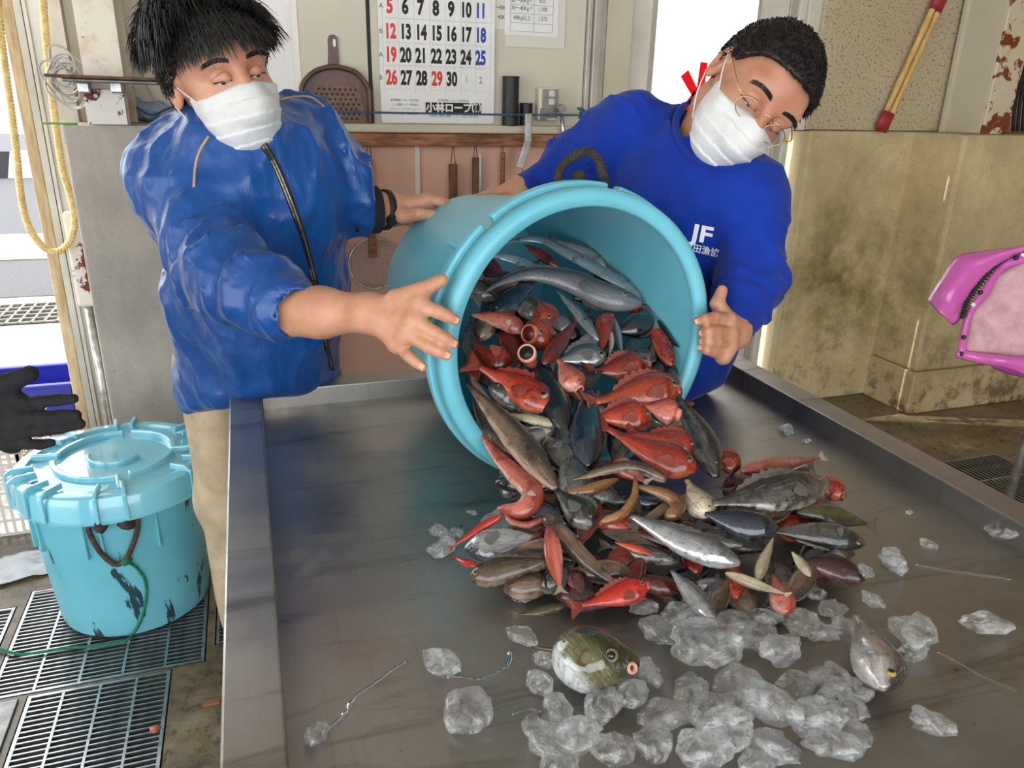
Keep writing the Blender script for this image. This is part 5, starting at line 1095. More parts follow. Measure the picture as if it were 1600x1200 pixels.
hp_ = [(1090, 1040, 120), (1180, 1010, 90), (1140, 990, 80), (1215, 1040, 84), (1030, 1000, 70), (1015, 1060, 60), (1060, 980, 60), (1250, 985, 60), (1300, 960, 50), (1275, 1010, 66), (1240, 1080, 80), (1160, 1085, 90), (1200, 1130, 110), (1290, 1070, 80), (1310, 1120, 90), (1270, 1150, 100), (1330, 1165, 80), (1110, 1130, 100), (1130, 1175, 110), (1040, 1130, 90), (1020, 1175, 90), (940, 1130, 80), (870, 1120, 70), (850, 1165, 90), (900, 1180, 90), (960, 1185, 80), (1210, 1185, 90), (1290, 1190, 90), (840, 1075, 50), (850, 1040, 46), (985, 1110, 60), (1080, 1090, 70), (1330, 1085, 60), (1100, 1200, 90), (870, 1210, 80), (1180, 1215, 90), (1360, 955, 40), (1315, 985, 50), (1345, 930, 36), (1230, 945, 46), (1275, 935, 44), (1190, 975, 60), (1385, 910, 40), (780, 858, 66), (830, 868, 50), (800, 840, 44), (950, 1075, 36), (1075, 950, 44), (1000, 970, 50)]
ROWS = ((1172, 'nearest row'), (1118, 'second nearest row'), (1060, 'middle row'), (1005, 'second farthest row'), (930, 'farthest row')); ILAB = {}
for lo_, nm_ in ROWS[::1]:
    rw_ = sorted([q for q in hp_ if q[1] > lo_ and q not in ILAB])
    for i_, q in enumerate(rw_): ILAB[q] = 'ice lump, %s from the left in the %s of the crushed ice' % (ORD[i_], nm_)
for k, (px, py, w) in enumerate(hp_):
    fr = py > 930; ice(px, py, w, ILAB[(px, py, w)] if fr else {780: 'leftmost ice lump', 800: 'middle ice lump', 830: 'rightmost ice lump'}[px]+' lodged under the fish at the left of the heap' if px < 900 else 'small ice lump at the right front foot of the heap, %s' % ('nearer one' if py > 920 else 'farther one'), 'crushed ice in front of the heap' if fr else 'ice under the fish at the left' if px < 900 else 'ice at the right foot of the heap', lift=.03 if not fr else (.0 if k % 3 else .012))
def trail(pts, w, label):
    P = [AZ(a, b, TZ)+np.array((0, 0, .0004)) for a, b in pts]; Q = spline(P, 40); Q = [q+np.array(noise.noise_vector(Vector(q)*30))*np.array((.004, .004, 0)) for q in Q]
    o = build('water_trail', tube(Q, [w*(.5+.5*abs(math.sin(i*.9)+.3*math.sin(i*2.3))) for i in range(40)], 8, squash=.35), M['water'], origin=tuple(P[0]), smooth=True); tag(o, label, 'water')
trail([(640, 1035), (600, 1056), (560, 1090), (530, 1125), (505, 1148)], .004, 'wet trail from melting ice to the lump by the left rim')
trail([(700, 1060), (750, 1062), (790, 1045), (800, 1015)], .004, 'curved water streak beside the melting ice lump')
trail([(1465, 1020), (1500, 1038), (1545, 1062), (1590, 1082)], .003, 'straight water streak at the right end of the wide slab')
trail([(1430, 884), (1470, 890), (1530, 898), (1580, 905)], .004, 'water streak right of the blurred ice pieces')
trail([(800, 1120), (825, 1108), (845, 1112)], .003, 'short water streak right of the largest ice lump')
random.seed(5); dv = []
for k in range(22):
    px, py = random.uniform(420, 1560), random.uniform(640, 1190); q = AZ(px, py, TZ)
    if not (-.005 < q[0] < 1.04): continue
    r = random.choice((.0012, .0018, .0028)); dv.append(lathe([(r, 0), (r*.8, r*.4), (r*.1, r*.6)], q, (0, 0, 1), 8))
for k in range(0):
    q = AZ(random.uniform(352, 400), random.uniform(650, 1150), .82); r = random.choice((.002, .004)); dv.append(lathe([(r, 0), (r*.8, r*.3), (r*.1, r*.4)], q, (0, 0, 1), 10))
tag(build('water_droplets', join(*dv), M['water'], origin=tuple(AZ(800, 900, TZ)), smooth=True), 'scattered water droplets on the steel table', 'water', kind='stuff')

# ================================================================== people
def skin_mat(name, base, dark, red):
    m, nt, b = nodes(name); co = coords(nt)
    c = ramp(nt, nz(nt, co, 22, 5, .6), [(.3, dark), (.66, base)]); c = mixc(nt, ramp(nt, nz(nt, co, 9, 4), [(.5, 0), (.75, .5)]), c, red)
    L(nt, c, b.inputs['Base Color']); b.inputs['Roughness'].default_value = .48; b.inputs['Subsurface Weight'].default_value = .18; b.inputs['Subsurface Radius'].default_value = (.010, .004, .002); b.inputs['Subsurface Scale'].default_value = 1
    bump(nt, b, nz(nt, co, 160, 4), .12, .002); return m
M['skin1'] = skin_mat('tanned_skin', srgb(202, 150, 120), srgb(178, 124, 96), srgb(184, 106, 84)); M['skin2'] = skin_mat('olive_skin_tone', srgb(194, 142, 112), srgb(168, 116, 88), srgb(176, 98, 76))
M['hair'] = pm('black_hair', srgb(22, 20, 20), srgb(38, 34, 32), 60, .42, spec=.4); M['hair2'] = pm('short_black_hair', srgb(28, 25, 25), srgb(52, 46, 44), 90, .5, spec=.4)
def nylon():
    m, nt, b = nodes('blue_nylon'); co = coords(nt); L(nt, ramp(nt, nz(nt, co, 5, 4), [(.3, srgb(4, 60, 128)), (.7, srgb(10, 78, 148))]), b.inputs['Base Color']); b.inputs['Roughness'].default_value = .36; b.inputs['Sheen Weight'].default_value = .05; b.inputs['Specular IOR Level'].default_value = .55
    bump(nt, b, nz(nt, coords(nt, scale=(1, 1, .45)), 20, 5, .6, .8), .35, .010); return m
def cotton():
    m, nt, b = nodes('royal_blue_cotton'); co = coords(nt); L(nt, ramp(nt, nz(nt, co, 7, 4), [(.3, srgb(4, 38, 126)), (.7, srgb(8, 50, 148))]), b.inputs['Base Color']); b.inputs['Roughness'].default_value = .8; b.inputs['Sheen Weight'].default_value = .1; b.inputs['Specular IOR Level'].default_value = .2
    bump(nt, b, nz(nt, co, 22, 5, .55, .6), .3, .008); return m
M['jacket'] = nylon(); M['shirt'] = cotton(); M['maskw'] = pm('white_mask_fabric', srgb(216, 214, 211), srgb(204, 202, 200), 30, .8, bmp=.15, bscale=300)
M['khaki'] = pm('khaki_cloth', srgb(186, 168, 138), srgb(160, 142, 114), 14, .85, bmp=.3, bscale=60); M['navy'] = pm('dark_trousers', srgb(40, 44, 56), srgb(30, 32, 42), 14, .85, bmp=.3, bscale=60); M['boot'] = pm('black_boots', srgb(24, 24, 26), srgb(36, 36, 38), 14, .4)
M['cuff_black'] = pm('black_knit', srgb(20, 19, 20), srgb(34, 32, 33), 60, .9, bmp=.4, bscale=200); M['zip'] = pm('zip_teeth', srgb(196, 180, 150), srgb(120, 108, 90), 200, .35, .6); M['piping'] = pm('tan_piping', srgb(176, 148, 120), None, 20, .7); M['gold'] = pm('gold_wire', srgb(222, 182, 126), None, 20, .25, .9)
def glass_clear():
    m, nt, b = nodes('spectacle_glass'); out = nt.nodes['Material Output']; tr = nt.nodes.new('ShaderNodeBsdfTransparent'); gl = nt.nodes.new('ShaderNodeBsdfGlossy'); gl.inputs['Roughness'].default_value = .03; mx = nt.nodes.new('ShaderNodeMixShader'); mx.inputs[0].default_value = .07
    L(nt, tr.outputs[0], mx.inputs[1]); L(nt, gl.outputs[0], mx.inputs[2]); L(nt, mx.outputs[0], out.inputs[0]); return m
M['lens'] = glass_clear(); M['brow'] = pm('eyebrow_hair', srgb(34, 27, 24), None, 50, .7); M['eyeball'] = pm('eye_white', srgb(206, 196, 186), None, 20, .2); M['iris'] = pm('dark_iris', srgb(24, 16, 12), None, 20, .12); M['nail'] = pm('finger_nail', srgb(208, 156, 132), None, 20, .35)
UP = -DOWN; TO = -FWD
def head_frame(yaw, pitch, roll):
    y, p, r = math.radians(yaw), math.radians(pitch), math.radians(roll)
    w = np.array((math.sin(y), 0, math.cos(y))); u = np.array((math.cos(y), 0, -math.sin(y))); v = np.array((0, 1., 0))
    w, v = math.cos(p)*w-math.sin(p)*v, math.cos(p)*v+math.sin(p)*w
    def rot(a): return np.array((a[0]*math.cos(r)+a[1]*math.sin(r), -a[0]*math.sin(r)+a[1]*math.cos(r), a[2]))
    B = np.stack([RIGHT, UP, TO], 1); return np.stack([B@rot(u), B@rot(v), B@rot(w)], 1)
def hits(f, pts_px, d0=.7, d1=2.4, lift=.0015):
    R = np.array([ray(a, b) for a, b in pts_px]); n = np.linalg.norm(R, axis=1); t = np.full(len(R), d0)
    for k in range(90):
        P = CAM+R*t[:, None]; s = f(P.astype(np.float32)); t = np.where(t < d1, t+np.clip(s, -.01, .2)*.7/n, t)
    return CAM+R*t[:, None]-(R/n[:, None])*lift
def skull(Q):
    s = sd_ell(Q, (0, .028, -.014), (.076, .090, .096)); s = smin(s, sd_ell(Q, (0, -.045, .026), (.060, .066, .062)), .03); s = smin(s, sd_ell(Q, (0, .03, .04), (.062, .05, .05)), .03)
    return s
def face_sdf(Q):
    s = skull(Q)
    for sg in (-1, 1): s = smin(s, sd_ell(Q, (sg*.042, -.025, .052), (.026, .024, .028)), .02)
    s = smin(s, sd_ell(Q, (0, -.096, .058), (.028, .020, .024)), .02)
    s = smin(s, sd_cone(Q, (-.044, .030, .070), (.044, .030, .070), .014, .014), .018)
    for sg in (-1, 1): s = smax(s, -sd_ell(Q, (sg*.031, .010, .100), (.021, .011, .020)), .012)
    for sg in (-1, 1): s = smin(s, sd_ell(Q, (sg*.031, .010, .0755), (.017, .0105, .0125)), .005)
    s = smin(s, sd_cone(Q, (0, .018, .084), (0, -.026, .108), .009, .014), .014)
    for sg in (-1, 1): s = smin(s, sd_ell(Q, (sg*.012, -.030, .098), (.010, .008, .011)), .008)
    s = smin(s, sd_ell(Q, (0, -.062, .083), (.024, .012, .010)), .012)
    for sg in (-1, 1):
        e = sd_ell(Q, (sg*.079, -.004, -.012), (.010, .033, .020)); e = smax(e, -sd_ell(Q, (sg*.090, -.000, -.008), (.010, .021, .011)), .005); s = smin(s, e, .008)
    return s
def mask_sdf(Q):
    s = sd_ell(Q, (0, -.056, .050), (.0665, .056, .060)); s = smin(s, sd_cone(Q, (0, .004, .082), (0, -.040, .100), .014, .024), .045); s = smin(s, sd_ell(Q, (0, -.095, .066), (.040, .026, .030)), .03); wrap = skull(Q)
    for sg in (-1, 1): wrap = smin(wrap, sd_ell(Q, (sg*.042, -.025, .052), (.026, .024, .028)), .02)
    s = smin(s, smax(wrap-.0042, .014-Q[:, 2], .004), .012)
    fr_ = ((Q[:, 1]+.10+.25*Q[:, 0]**2*8)/.024) % 1.0; s = s-.0026*fr_*np.clip((Q[:, 2]-.03)*40, 0, 1)*np.clip((.0-Q[:, 1])*60, 0, 1)
    s = s+.0012*vnoise(Q, 40, 5)
    top = Q[:, 1]-(-.004-.9*np.maximum(0, np.abs(Q[:, 0])-.012)*.32); bot = (-.122-.0*Q[:, 0])-Q[:, 1]
    s = smax(s, top, .004); s = smax(s, bot, .004); s = smax(s, .012+np.abs(Q[:, 0])*.0-Q[:, 2]+(-.0), .004); s = smax(s, np.abs(Q[:, 0])-.070, .004); return s
def make_head(root, body_parts, o, Rm, sc, skin, hair_fn, n_str, strand, hm, seed, nbx=None, spread=.010):
    W = lambda q: o+(np.asarray(q, float)*sc)@Rm.T
    V, Q = surf(face_sdf, (-.10, -.135, -.13), (.10, .14, .135), .0026); V = relax(V, Q, 1, .4); body_parts.append((W(V), Q))
    V, Q = surf(mask_sdf, (-.08, -.135, -.0), (.08, .02, .135), .0023); V = relax(V, Q, 1, .4); mk = build('face_mask', (W(V), Q), M['maskw'], root, smooth=True)
    for sg in (-1, 1):
        for a, b in (((sg*.064, -.030, .046), .020), ((sg*.060, -.088, .042), -.030)):
            build('ear_loop', tube(spline([W(a), W((sg*.080, (a[1]+b)/2, .022)), W((sg*.084, b, -.018))], 12), .0012, 6), M['maskw'], mk, smooth=True)
    # eyes, lids, brows
    for sg in (-1, 1):
        c = np.array((sg*.031, .0030, .0835)); e = build('eye', lathe([(.0005, .0052), (.006, .0046), (.0095, .002), (.010, -.003)], W(c), Rm@nrm((sg*.12, -.7, 1)), 16), M['eyeball'], root, smooth=True)
        build('iris', lathe([(.0004, .0057), (.0035, .0053), (.0050, .0043), (.0050, .003)], W(c), Rm@nrm((sg*.06, -.8, 1)), 14), M['iris'], e, smooth=True)
        build('upper_lid', tube(spline([W((sg*.016, .0045, .0850)), W((sg*.024, .0082, .0918)), W((sg*.033, .0086, .0918)), W((sg*.047, .0046, .0815))], 14), [.0032*(sc)*(.6+1.0*math.sin(math.pi*k/13)) for k in range(14)], 8, squash=1.6, up=Rm[:, 1]), M[skin], root, smooth=True)
        build('lash_line', tube(spline([W((sg*.016, .0012, .0870)), W((sg*.025, .0036, .0940)), W((sg*.034, .0038, .0938)), W((sg*.047, .0012, .0830))], 14), .0013, 6), M['brow'], root, smooth=True)
        rnd = random.Random(seed+sg); bs = []
        for k in range(150):
            f = rnd.random(); x = .014+.040*f; y = .031+.006*math.sin(f*2.6)-.004*f+rnd.uniform(-.0034, .0034); q = np.array((sg*x, y, .0)); z = .12
            for it in range(30):
                dd = float(face_sdf(np.array([(sg*x, y, z)], np.float32))[0])
                if dd < .0004: break
                z -= max(dd, .0004)*.8
            p = np.array((sg*x, y, z)); bs.append(tube([W(p-np.array((0, 0, .001))), W(p+np.array((sg*.0045, .0022-.004*f, .0012))), W(p+np.array((sg*.009, .0020-.007*f, .0002)))], [.0006, .0005, .0001], 3))
        tag(build('eyebrow', join(*bs), M['brow'], root), kind='stuff')
    # hair: a cap with strands
    def cap(Qp): return smax(skull(Qp)-.0085, -hair_fn(Qp), .006)+.0015*vnoise(Qp, 70, 3)
    V, Q = surf(cap, (-.11, -.11, -.135), (.11, .15, .11), .0034); hr = build('hair', (W(V), Q), M[hm], root, smooth=True)
    rnd = np.random.RandomState(seed); idx = rnd.randint(0, len(V), n_str); bits = []
    P0 = V[idx]; e = .002
    Nn = np.stack([skull((P0+np.eye(3)[k]*e).astype(np.float32))-skull((P0-np.eye(3)[k]*e).astype(np.float32)) for k in range(3)], 1); Nn /= np.linalg.norm(Nn, axis=1)[:, None]+1e-9
    for p, n in zip(P0, Nn):
        if skull(np.array([p], np.float32))[0] < .002: continue
        pts, rad = strand(p, n, rnd); bits.append(tube([W(q) for q in pts], [r_*sc for r_ in rad], 3))
    tag(build('hair_strands', join(*bits), M[hm], hr), kind='stuff')
    return W
def chain(Pp, *segs):
    """smooth union of tapered bones; seg: list of (point, radius)"""
    s = None
    for seg, k in segs:
        for (a, ra), (b, rb) in zip(seg[:-1], seg[1:]):
            d = sd_cone(Pp, a, b, ra, rb); s = d if s is None else smin(s, d, k)
    return s
def hand_sdf(wrist, rw, fingers, thumb, palm_r=.0125, k=.007, rs=1.0):
    """fingers: list of [knuckle, pip, dip, tip] points"""
    def f(P):
        s = sd_cone(P, wrist, wrist+(fingers[1][0]-wrist)*.25, rw, rw*.8)
        for q in fingers: s = smin(s, sd_cone(P, wrist+(q[0]-wrist)*.12, q[0], rw*.62, palm_r), .014)
        for i in range(len(fingers)-1): s = smin(s, sd_cone(P, fingers[i][0], fingers[i+1][0], palm_r*.95, palm_r*.95), .010)
        for j, q in enumerate(fingers):
            r = (.0100, .0104, .0098, .0086)[j]*rs; g = sd_cone(P, q[0], q[1], r*1.08, r)
            g = smin(g, sd_cone(P, q[1], q[2], r, r*.92), .003); g = smin(g, sd_cone(P, q[2], q[3], r*.92, r*.78), .003); s = smin(s, g, k*.8)
        t = thumb; g = sd_cone(P, t[0], t[1], .0155, .0125); g = smin(g, sd_cone(P, t[1], t[2], .0122, .0095), .004); s = smin(s, g, .012); return s+.0005*vnoise(P, 160, 2)
    return f
def bounds(pts, m): A = np.array(pts); return A.min(0)-m, A.max(0)+m
def px3(L_): return [D(*q) for q in L_]
def nails(root, fingers, view, mat='nail'):
    for q in fingers:
        d = nrm(q[-1]-q[-2]); n = nrm(view-d*np.dot(view, d)); s = np.cross(d, n); c = q[-1]-d*.001+n*.0072
        build('nail', bumpy(obox(c, d, s, n, .0085, .0078, .0009), 0, 1), M[mat], root, bevel=.0005)

def ridge(P, f, seed, an=(1, 1, 1)): return np.clip(1-np.abs(vnoise(P*np.asarray(an, np.float32), f, seed))*2.4, 0, 1)**1.6
# ------------------------------------------------------------------ man in the nylon jacket
m1 = thing('person', 'person in a blue zip jacket and white mask, short black fringe, pouring at the left', 'person', (.02, 1.80, 0), 'people around the table')
bp1 = []
o1 = D(343, 122, 1.30); R1 = head_frame(33, 36, -30); SC1 = .97
def hair1(Q): return Q[:, 1]-np.interp(Q[:, 2], [-.12, -.05, .0, .03, .06, .09], [-.065, -.035, .012, .040, .058, .064]).astype(np.float32)
def strand1(p, n, rnd):
    if p[1] < .045 and p[2] < .045:
        l = rnd.uniform(.014, .026); d = nrm(n*.45+np.array((0, -.8, .15))+rnd.normal(0, .15, 3)); return [p-n*.003, p+d*l*.5+n*.003, p+nrm(d-n*.3)*l], [.0011, .0010, .0002]
    front = max(0, p[2])/.09; l = rnd.uniform(.030, .046)*(1+.3*(p[1] > .06))*(.8 if p[2] > .035 else 1); side = np.array((np.sign(p[0])*.2, -.25, .0)); fr_ = 1 if p[2] > .035 else 0; d = nrm(n*(.9-.5*fr_)+np.array((p[0]*.4, -.55*fr_, .35+.15*fr_))+side*.15+rnd.normal(0, .13, 3))
    g = np.array((0, -1., .25)); pts = [p-n*.004, p+d*l*.4, p+nrm(d+g*.35)*l*.75, p+nrm(d+g*.75)*l*1.08]; return pts, [.0012, .0011, .0008, .0002]
W1 = make_head(m1, bp1, o1, R1, SC1, 'skin1', hair1, 5200, strand1, 'hair', 3)
nk = D(352, 206, 1.42)
P1 = dict(nk=nk, sr=D(272, 262, 1.40), sl=D(482, 222, 1.50), ch=D(392, 300, 1.43), be=D(408, 455, 1.57), he=D(420, 600, 1.70), er=D(352, 432, 1.25), cr=D(462, 487, 1.17), el=D(548, 298, 1.52), cl=D(574, 328, 1.53))
sideX = nrm(P1['sl']-P1['sr'])
_ha, _hb = D(296, 655, 1.64), D(545, 596, 1.68); HEM0 = _ha; HEMN = nrm(np.cross(_hb-_ha, ray(420, 620))); HEMN = HEMN if HEMN[2] < 0 else -HEMN
def jacket_f(P):
    p = P1; s = sd_ell(P, p['ch'], (.175, .125, .17), np.stack([sideX, nrm(np.cross(nrm(p['ch']-p['be']), sideX)), nrm(p['ch']-p['be'])], 1))
    s = smin(s, sd_cone(P, p['ch'], p['be'], .150, .158, (FWD, .82)), .06); s = smin(s, sd_cone(P, p['be'], p['he'], .158, .148, (FWD, .82)), .05)
    s = smin(s, sd_cone(P, p['sr'], p['sl'], .070, .070), .06); s = smin(s, sd_cone(P, (p['sr']+p['sl'])*.5, p['nk'], .085, .062), .05)
    a = np.asarray(p['sr']); e = np.asarray(p['er']); c = np.asarray(p['cr'])
    arm = sd_cone(P, a, e, .078, .074); arm = smin(arm, sd_cone(P, e, c, .072, .046), .03)
    t = np.clip(((P-e)@(c-e))/float((c-e)@(c-e)), -.6, 1); ph = vnoise(P, 14, 6)
    tl = np.stack([t*.36, ((P-e)@RIGHT)*.45+t*.10, ((P-e)@UP)*.45], 1); arm = arm-(.014*ridge(tl, 15, 4)+.006*ridge(tl, 33, 9))*np.exp(-((t-.2)/.75)**2)+.004; arm = arm-.004*np.exp(-((t-.84)/.07)**2)
    s = smin(s, arm, .028)
    a2 = p['sl']; e2 = p['el']; c2 = p['cl']; arm = sd_cone(P, a2, e2, .074, .064); arm = smin(arm, sd_cone(P, e2, c2, .064, .056), .03); arm = arm-.009*ridge(P, 17, 3, (1, 1, .6))+.003; s = smin(s, arm, .03)
    # hanging cloth at the lower left of the jacket
    s = smin(s, sd_cone(P, D(300, 470, 1.56), D(318, 612, 1.72), .045, .055), .06)
    q = P*np.array((1, 1, .55), np.float32); n1 = vnoise(q, 11, 1); n2 = vnoise(q, 24, 2)
    s = s-.015*ridge(P, 8, 1, (1, 1, .4))-.007*ridge(P, 19, 2, (1, 1, .5))-.003*ridge(P, 44, 8, (1, 1, .6))+.005*n1+.005
    s = smax(s, (P-HEM0)@HEMN+.008*n1, .03)
    cut = nrm(c-e); s = np.where((P-e)@cut > -.02, np.maximum(s, (P-(c+cut*.010))@cut), s) if False else s
    nb = nrm(nk-P1['ch']); return s
def jacket_full(P):
    s = jacket_f(P); c = P1['cr']; d = nrm(c-P1['er']); s = smax(s, -sd_cone(P, c+d*.010, c+d*.12, .037, .037), .006)
    c2 = P1['cl']; d2 = nrm(D(606, 327, 1.545)-c2); s = np.where(np.linalg.norm(P-c2, axis=1) < .10, smax(s, (P-(c2+d2*.006))@d2, .008), s); s = smax(s, -sd_ell(P, nk+np.array((0, -.02, .05)), (.052, .052, .05)), .01); return s
V, Q = surf(jacket_full, *bounds(list(P1.values())+[D(300, 640, 1.75)], .20), .0062); V = relax(V, Q, 1, .35); jk = build('jacket', (V, Q), M['jacket'], m1, smooth=True)
zp = hits(jacket_f, [(q[0], q[1]) for q in spline([np.array((a, b, 0)) for a, b in ((412, 226), (432, 262), (452, 310), (470, 360), (484, 408), (496, 460), (505, 520), (518, 578))], 44)], lift=.002)
build('zip_tape', tube(list(zp), .0065, 8, squash=.5, up=TO), M['black'], jk, smooth=True)
for off in (-2.2, 2.2): build('zip_edge', tube([p+RIGHT*off*.0011+TO*.003 for p in zp], .0014, 6), M['zip'], jk, smooth=True)
build('zip_puller', obox(zp[3]+TO*.006, nrm(zp[4]-zp[2]), np.cross(nrm(zp[4]-zp[2]), TO), TO, .022, .008, .003), M['black'], jk, bevel=.001)
for L_ in (((326, 213), (312, 236), (305, 262), (303, 292)), ((438, 156), (462, 151), (486, 152), (506, 166))):
    h_ = hits(jacket_f, [(q[0], q[1]) for q in spline([np.array((a, b, 0)) for a, b in L_], 18)], lift=.001); build('piping', tube(list(h_), .0024, 6), M['piping'], jk, smooth=True)
ring = [nk+np.array((0, -.015, .006))+(RIGHT*math.cos(a)*.070+nrm(np.cross(RIGHT, nk-P1['ch']))*math.sin(a)*.062)+(nk-P1['ch'])*.02 for a in np.linspace(0, 2*math.pi, 36, endpoint=False)]
build('collar', tube(ring, .016, 10, closed=True, squash=1.5), M['jacket'], jk, smooth=True); build('collar_lining', tube([p+(nk-P1['ch'])*.07-(p-nk)*.12 for p in ring], .012, 8, closed=True), M['cuff_black'], jk, smooth=True)
# body under the clothes: neck, forearms, hands in one skin
V, Q = surf(lambda P: sd_cone(P, W1((0, -.07, -.03)), nk-(nk-P1['ch'])*.25, .058*SC1, .07), *bounds([W1((0, -.07, -.03)), nk, P1['ch']], .09), .006); bp1.append((V, Q))
wr = D(578, 489, 1.135)
hf = [px3(q) for q in ([(656, 477, 1.10), (684, 487, 1.095), (699, 494, 1.10), (711, 500, 1.105)], [(648, 502, 1.095), (678, 520, 1.09), (695, 529, 1.095), (708, 536, 1.10)], [(636, 522, 1.10), (668, 541, 1.09), (685, 549, 1.095), (698, 555, 1.10)], [(620, 538, 1.11), (638, 556, 1.10), (650, 566, 1.10), (660, 573, 1.10)])]
th = px3([(618, 468, 1.115), (657, 455, 1.105), (690, 438, 1.11)]); hs = hand_sdf(wr, .026, hf, th)
fe = D(462, 488, 1.185)
def arm_r(P): return smin(hs(P), smin(sd_cone(P, fe-(wr-fe)*.35, fe+(wr-fe)*.35, .040, .036), sd_cone(P, fe+(wr-fe)*.35, wr, .036, .0265), .02), .02)
V, Q = surf(arm_r, *bounds([q for f_ in hf for q in f_]+th+[wr, fe-(wr-fe)*.35], .05), .0026); bp1.append((V, Q)); nails(m1, hf+[th], TO)
wl = D(606, 328, 1.555)
hf = [px3(q) for q in ([(668, 312, 1.55), (692, 316, 1.55), (704, 322, 1.56), (712, 328, 1.575)], [(662, 322, 1.56), (684, 330, 1.57), (694, 340, 1.60), (700, 350, 1.62)], [(656, 334, 1.57), (672, 344, 1.60), (682, 352, 1.62), (688, 360, 1.64)], [(648, 346, 1.58), (660, 356, 1.61), (668, 362, 1.63), (672, 366, 1.65)])]
th2 = px3([(630, 338, 1.53), (655, 335, 1.515), (677, 336, 1.52)]); hs2 = hand_sdf(wl, .030, hf, th2); fl = D(575, 326, 1.53)
V, Q = surf(lambda P: smin(hs2(P), sd_cone(P, fl, wl, .037, .031), .02), *bounds([q for f_ in hf for q in f_]+th2+[wl, fl], .05), .003); bp1.append((V, Q)); nails(m1, [th2], TO)
def limb(a, b, c, ra, rb, rc, k=.03): return lambda P: smin(sd_cone(P, a, b, ra, rb), sd_cone(P, b, c, rb, rc), k)
V, Q = surf(lambda P: smin(sd_cone(P, P1['be'], np.array((.02, 1.80, .86)), .12, .13), sd_cone(P, P1['ch'], P1['be'], .12, .12), .05), *bounds([P1['ch'], P1['be'], (.02, 1.8, .86)], .17), .014); bp1.append((V, Q))
build('body', join(*bp1), M['skin1'], m1, smooth=True)
cz = P1['cl']; cd = nrm(D(606, 327, 1.545)-cz); build('cuff', tube([cz-cd*.03, cz+cd*.004, cz+cd*.020, cz+cd*.026, cz+cd*.022], [.044, .049, .047, .042, .034], 24), M['cuff_black'], m1, smooth=True)
wa = fl+(wl-fl)*.86; cd = nrm(wl-fl); _, s_, u_ = frame(cd); wrad = .0385
wat = build('watch', tube([wa+(s_*math.cos(a)+u_*math.sin(a))*wrad for a in np.linspace(0, 2*math.pi, 30, endpoint=False)], .0026, 8, closed=True, squash=2.9, up=cd), M['black'], m1, smooth=True)
fc = nrm(TO*.8+DOWN*.6-cd*np.dot(TO*.8+DOWN*.6, cd)); build('watch_case', lathe([(.001, .008), (.011, .008), (.013, .004), (.013, 0)], wa+fc*.036, fc, 20), M['boot'], wat, smooth=True, auto=.6)
hx = .02
tr = []
for sg in (-1, 1): V, Q = surf(limb(np.array((hx-.03+sg*.085, 1.78, .84)), np.array((hx-.03+sg*.10, 1.80, .46)), np.array((hx-.03+sg*.10, 1.84, .09)), .098, .074, .06), *bounds([(hx-.03+sg*.09, 1.8, .9), (hx-.03+sg*.1, 1.84, .05)], .13), .009); V = V+np.stack([vnoise(V*np.array((1, 1, .6)), 16, k+1)*.006 for k in range(3)], 1); tr.append((V, Q))
build('trousers', join(*tr), M['khaki'], m1, smooth=True)
def boots(root, x, y, mat='boot'):
    for sg in (-1, 1):
        a = np.array((x+sg*.10, y, .06)); V, Q = surf(lambda P: smax(smin(sd_cone(P, a+np.array((0, .02, .02)), a+np.array((0, .02, .22)), .055, .062), sd_cone(P, a+np.array((0, .02, -.01)), a+np.array((0, -.15, -.018)), .052, .045), .03), -P[:, 2]+.001, .006), *bounds([a+np.array((0, .05, .25)), a+np.array((0, -.2, -.06))], .08), .008); build('boot', (V, Q), M[mat], root, smooth=True)
boots(m1, hx-.03, 1.84)

# ------------------------------------------------------------------ man in the royal blue shirt
m2 = thing('person', 'person in a royal blue long-sleeved shirt, glasses and white mask, leaning over the tub', 'person', (.98, 1.80, 0), 'people around the table')
bp2 = []
o2 = D(1176, 146, 1.36); R2 = head_frame(26, 40, 33); SC2 = 1.02
def hair2(Q): return Q[:, 1]-np.interp(Q[:, 2], [-.12, -.05, .0, .02, .05, .075], [-.06, -.03, .016, .022, .062, .076]).astype(np.float32)
def strand2(p, n, rnd):
    l = rnd.uniform(.008, .013); d = nrm(n*.5+np.array((0, -.1, .7))+rnd.normal(0, .15, 3)); return [p-n*.003, p+d*l*.5, p+nrm(d+np.array((0, -.2, .3)))*l], [.0009, .0008, .0002]
W2 = make_head(m2, bp2, o2, R2, SC2, 'skin2', hair2, 6500, strand2, 'hair2', 9)
nk2 = D(1098, 226, 1.45)
P2 = dict(nk=nk2, sr=D(985, 202, 1.52), sl=D(1172, 312, 1.42), ch=D(1075, 330, 1.52), be=D(1045, 520, 1.72), he=np.array((.97, 1.80, .92)), er=D(890, 258, 1.60), cr=D(822, 294, 1.57), el=D(1172, 432, 1.42), cl=D(1147, 509, 1.358))
sx2 = nrm(P2['sl']-P2['sr'])
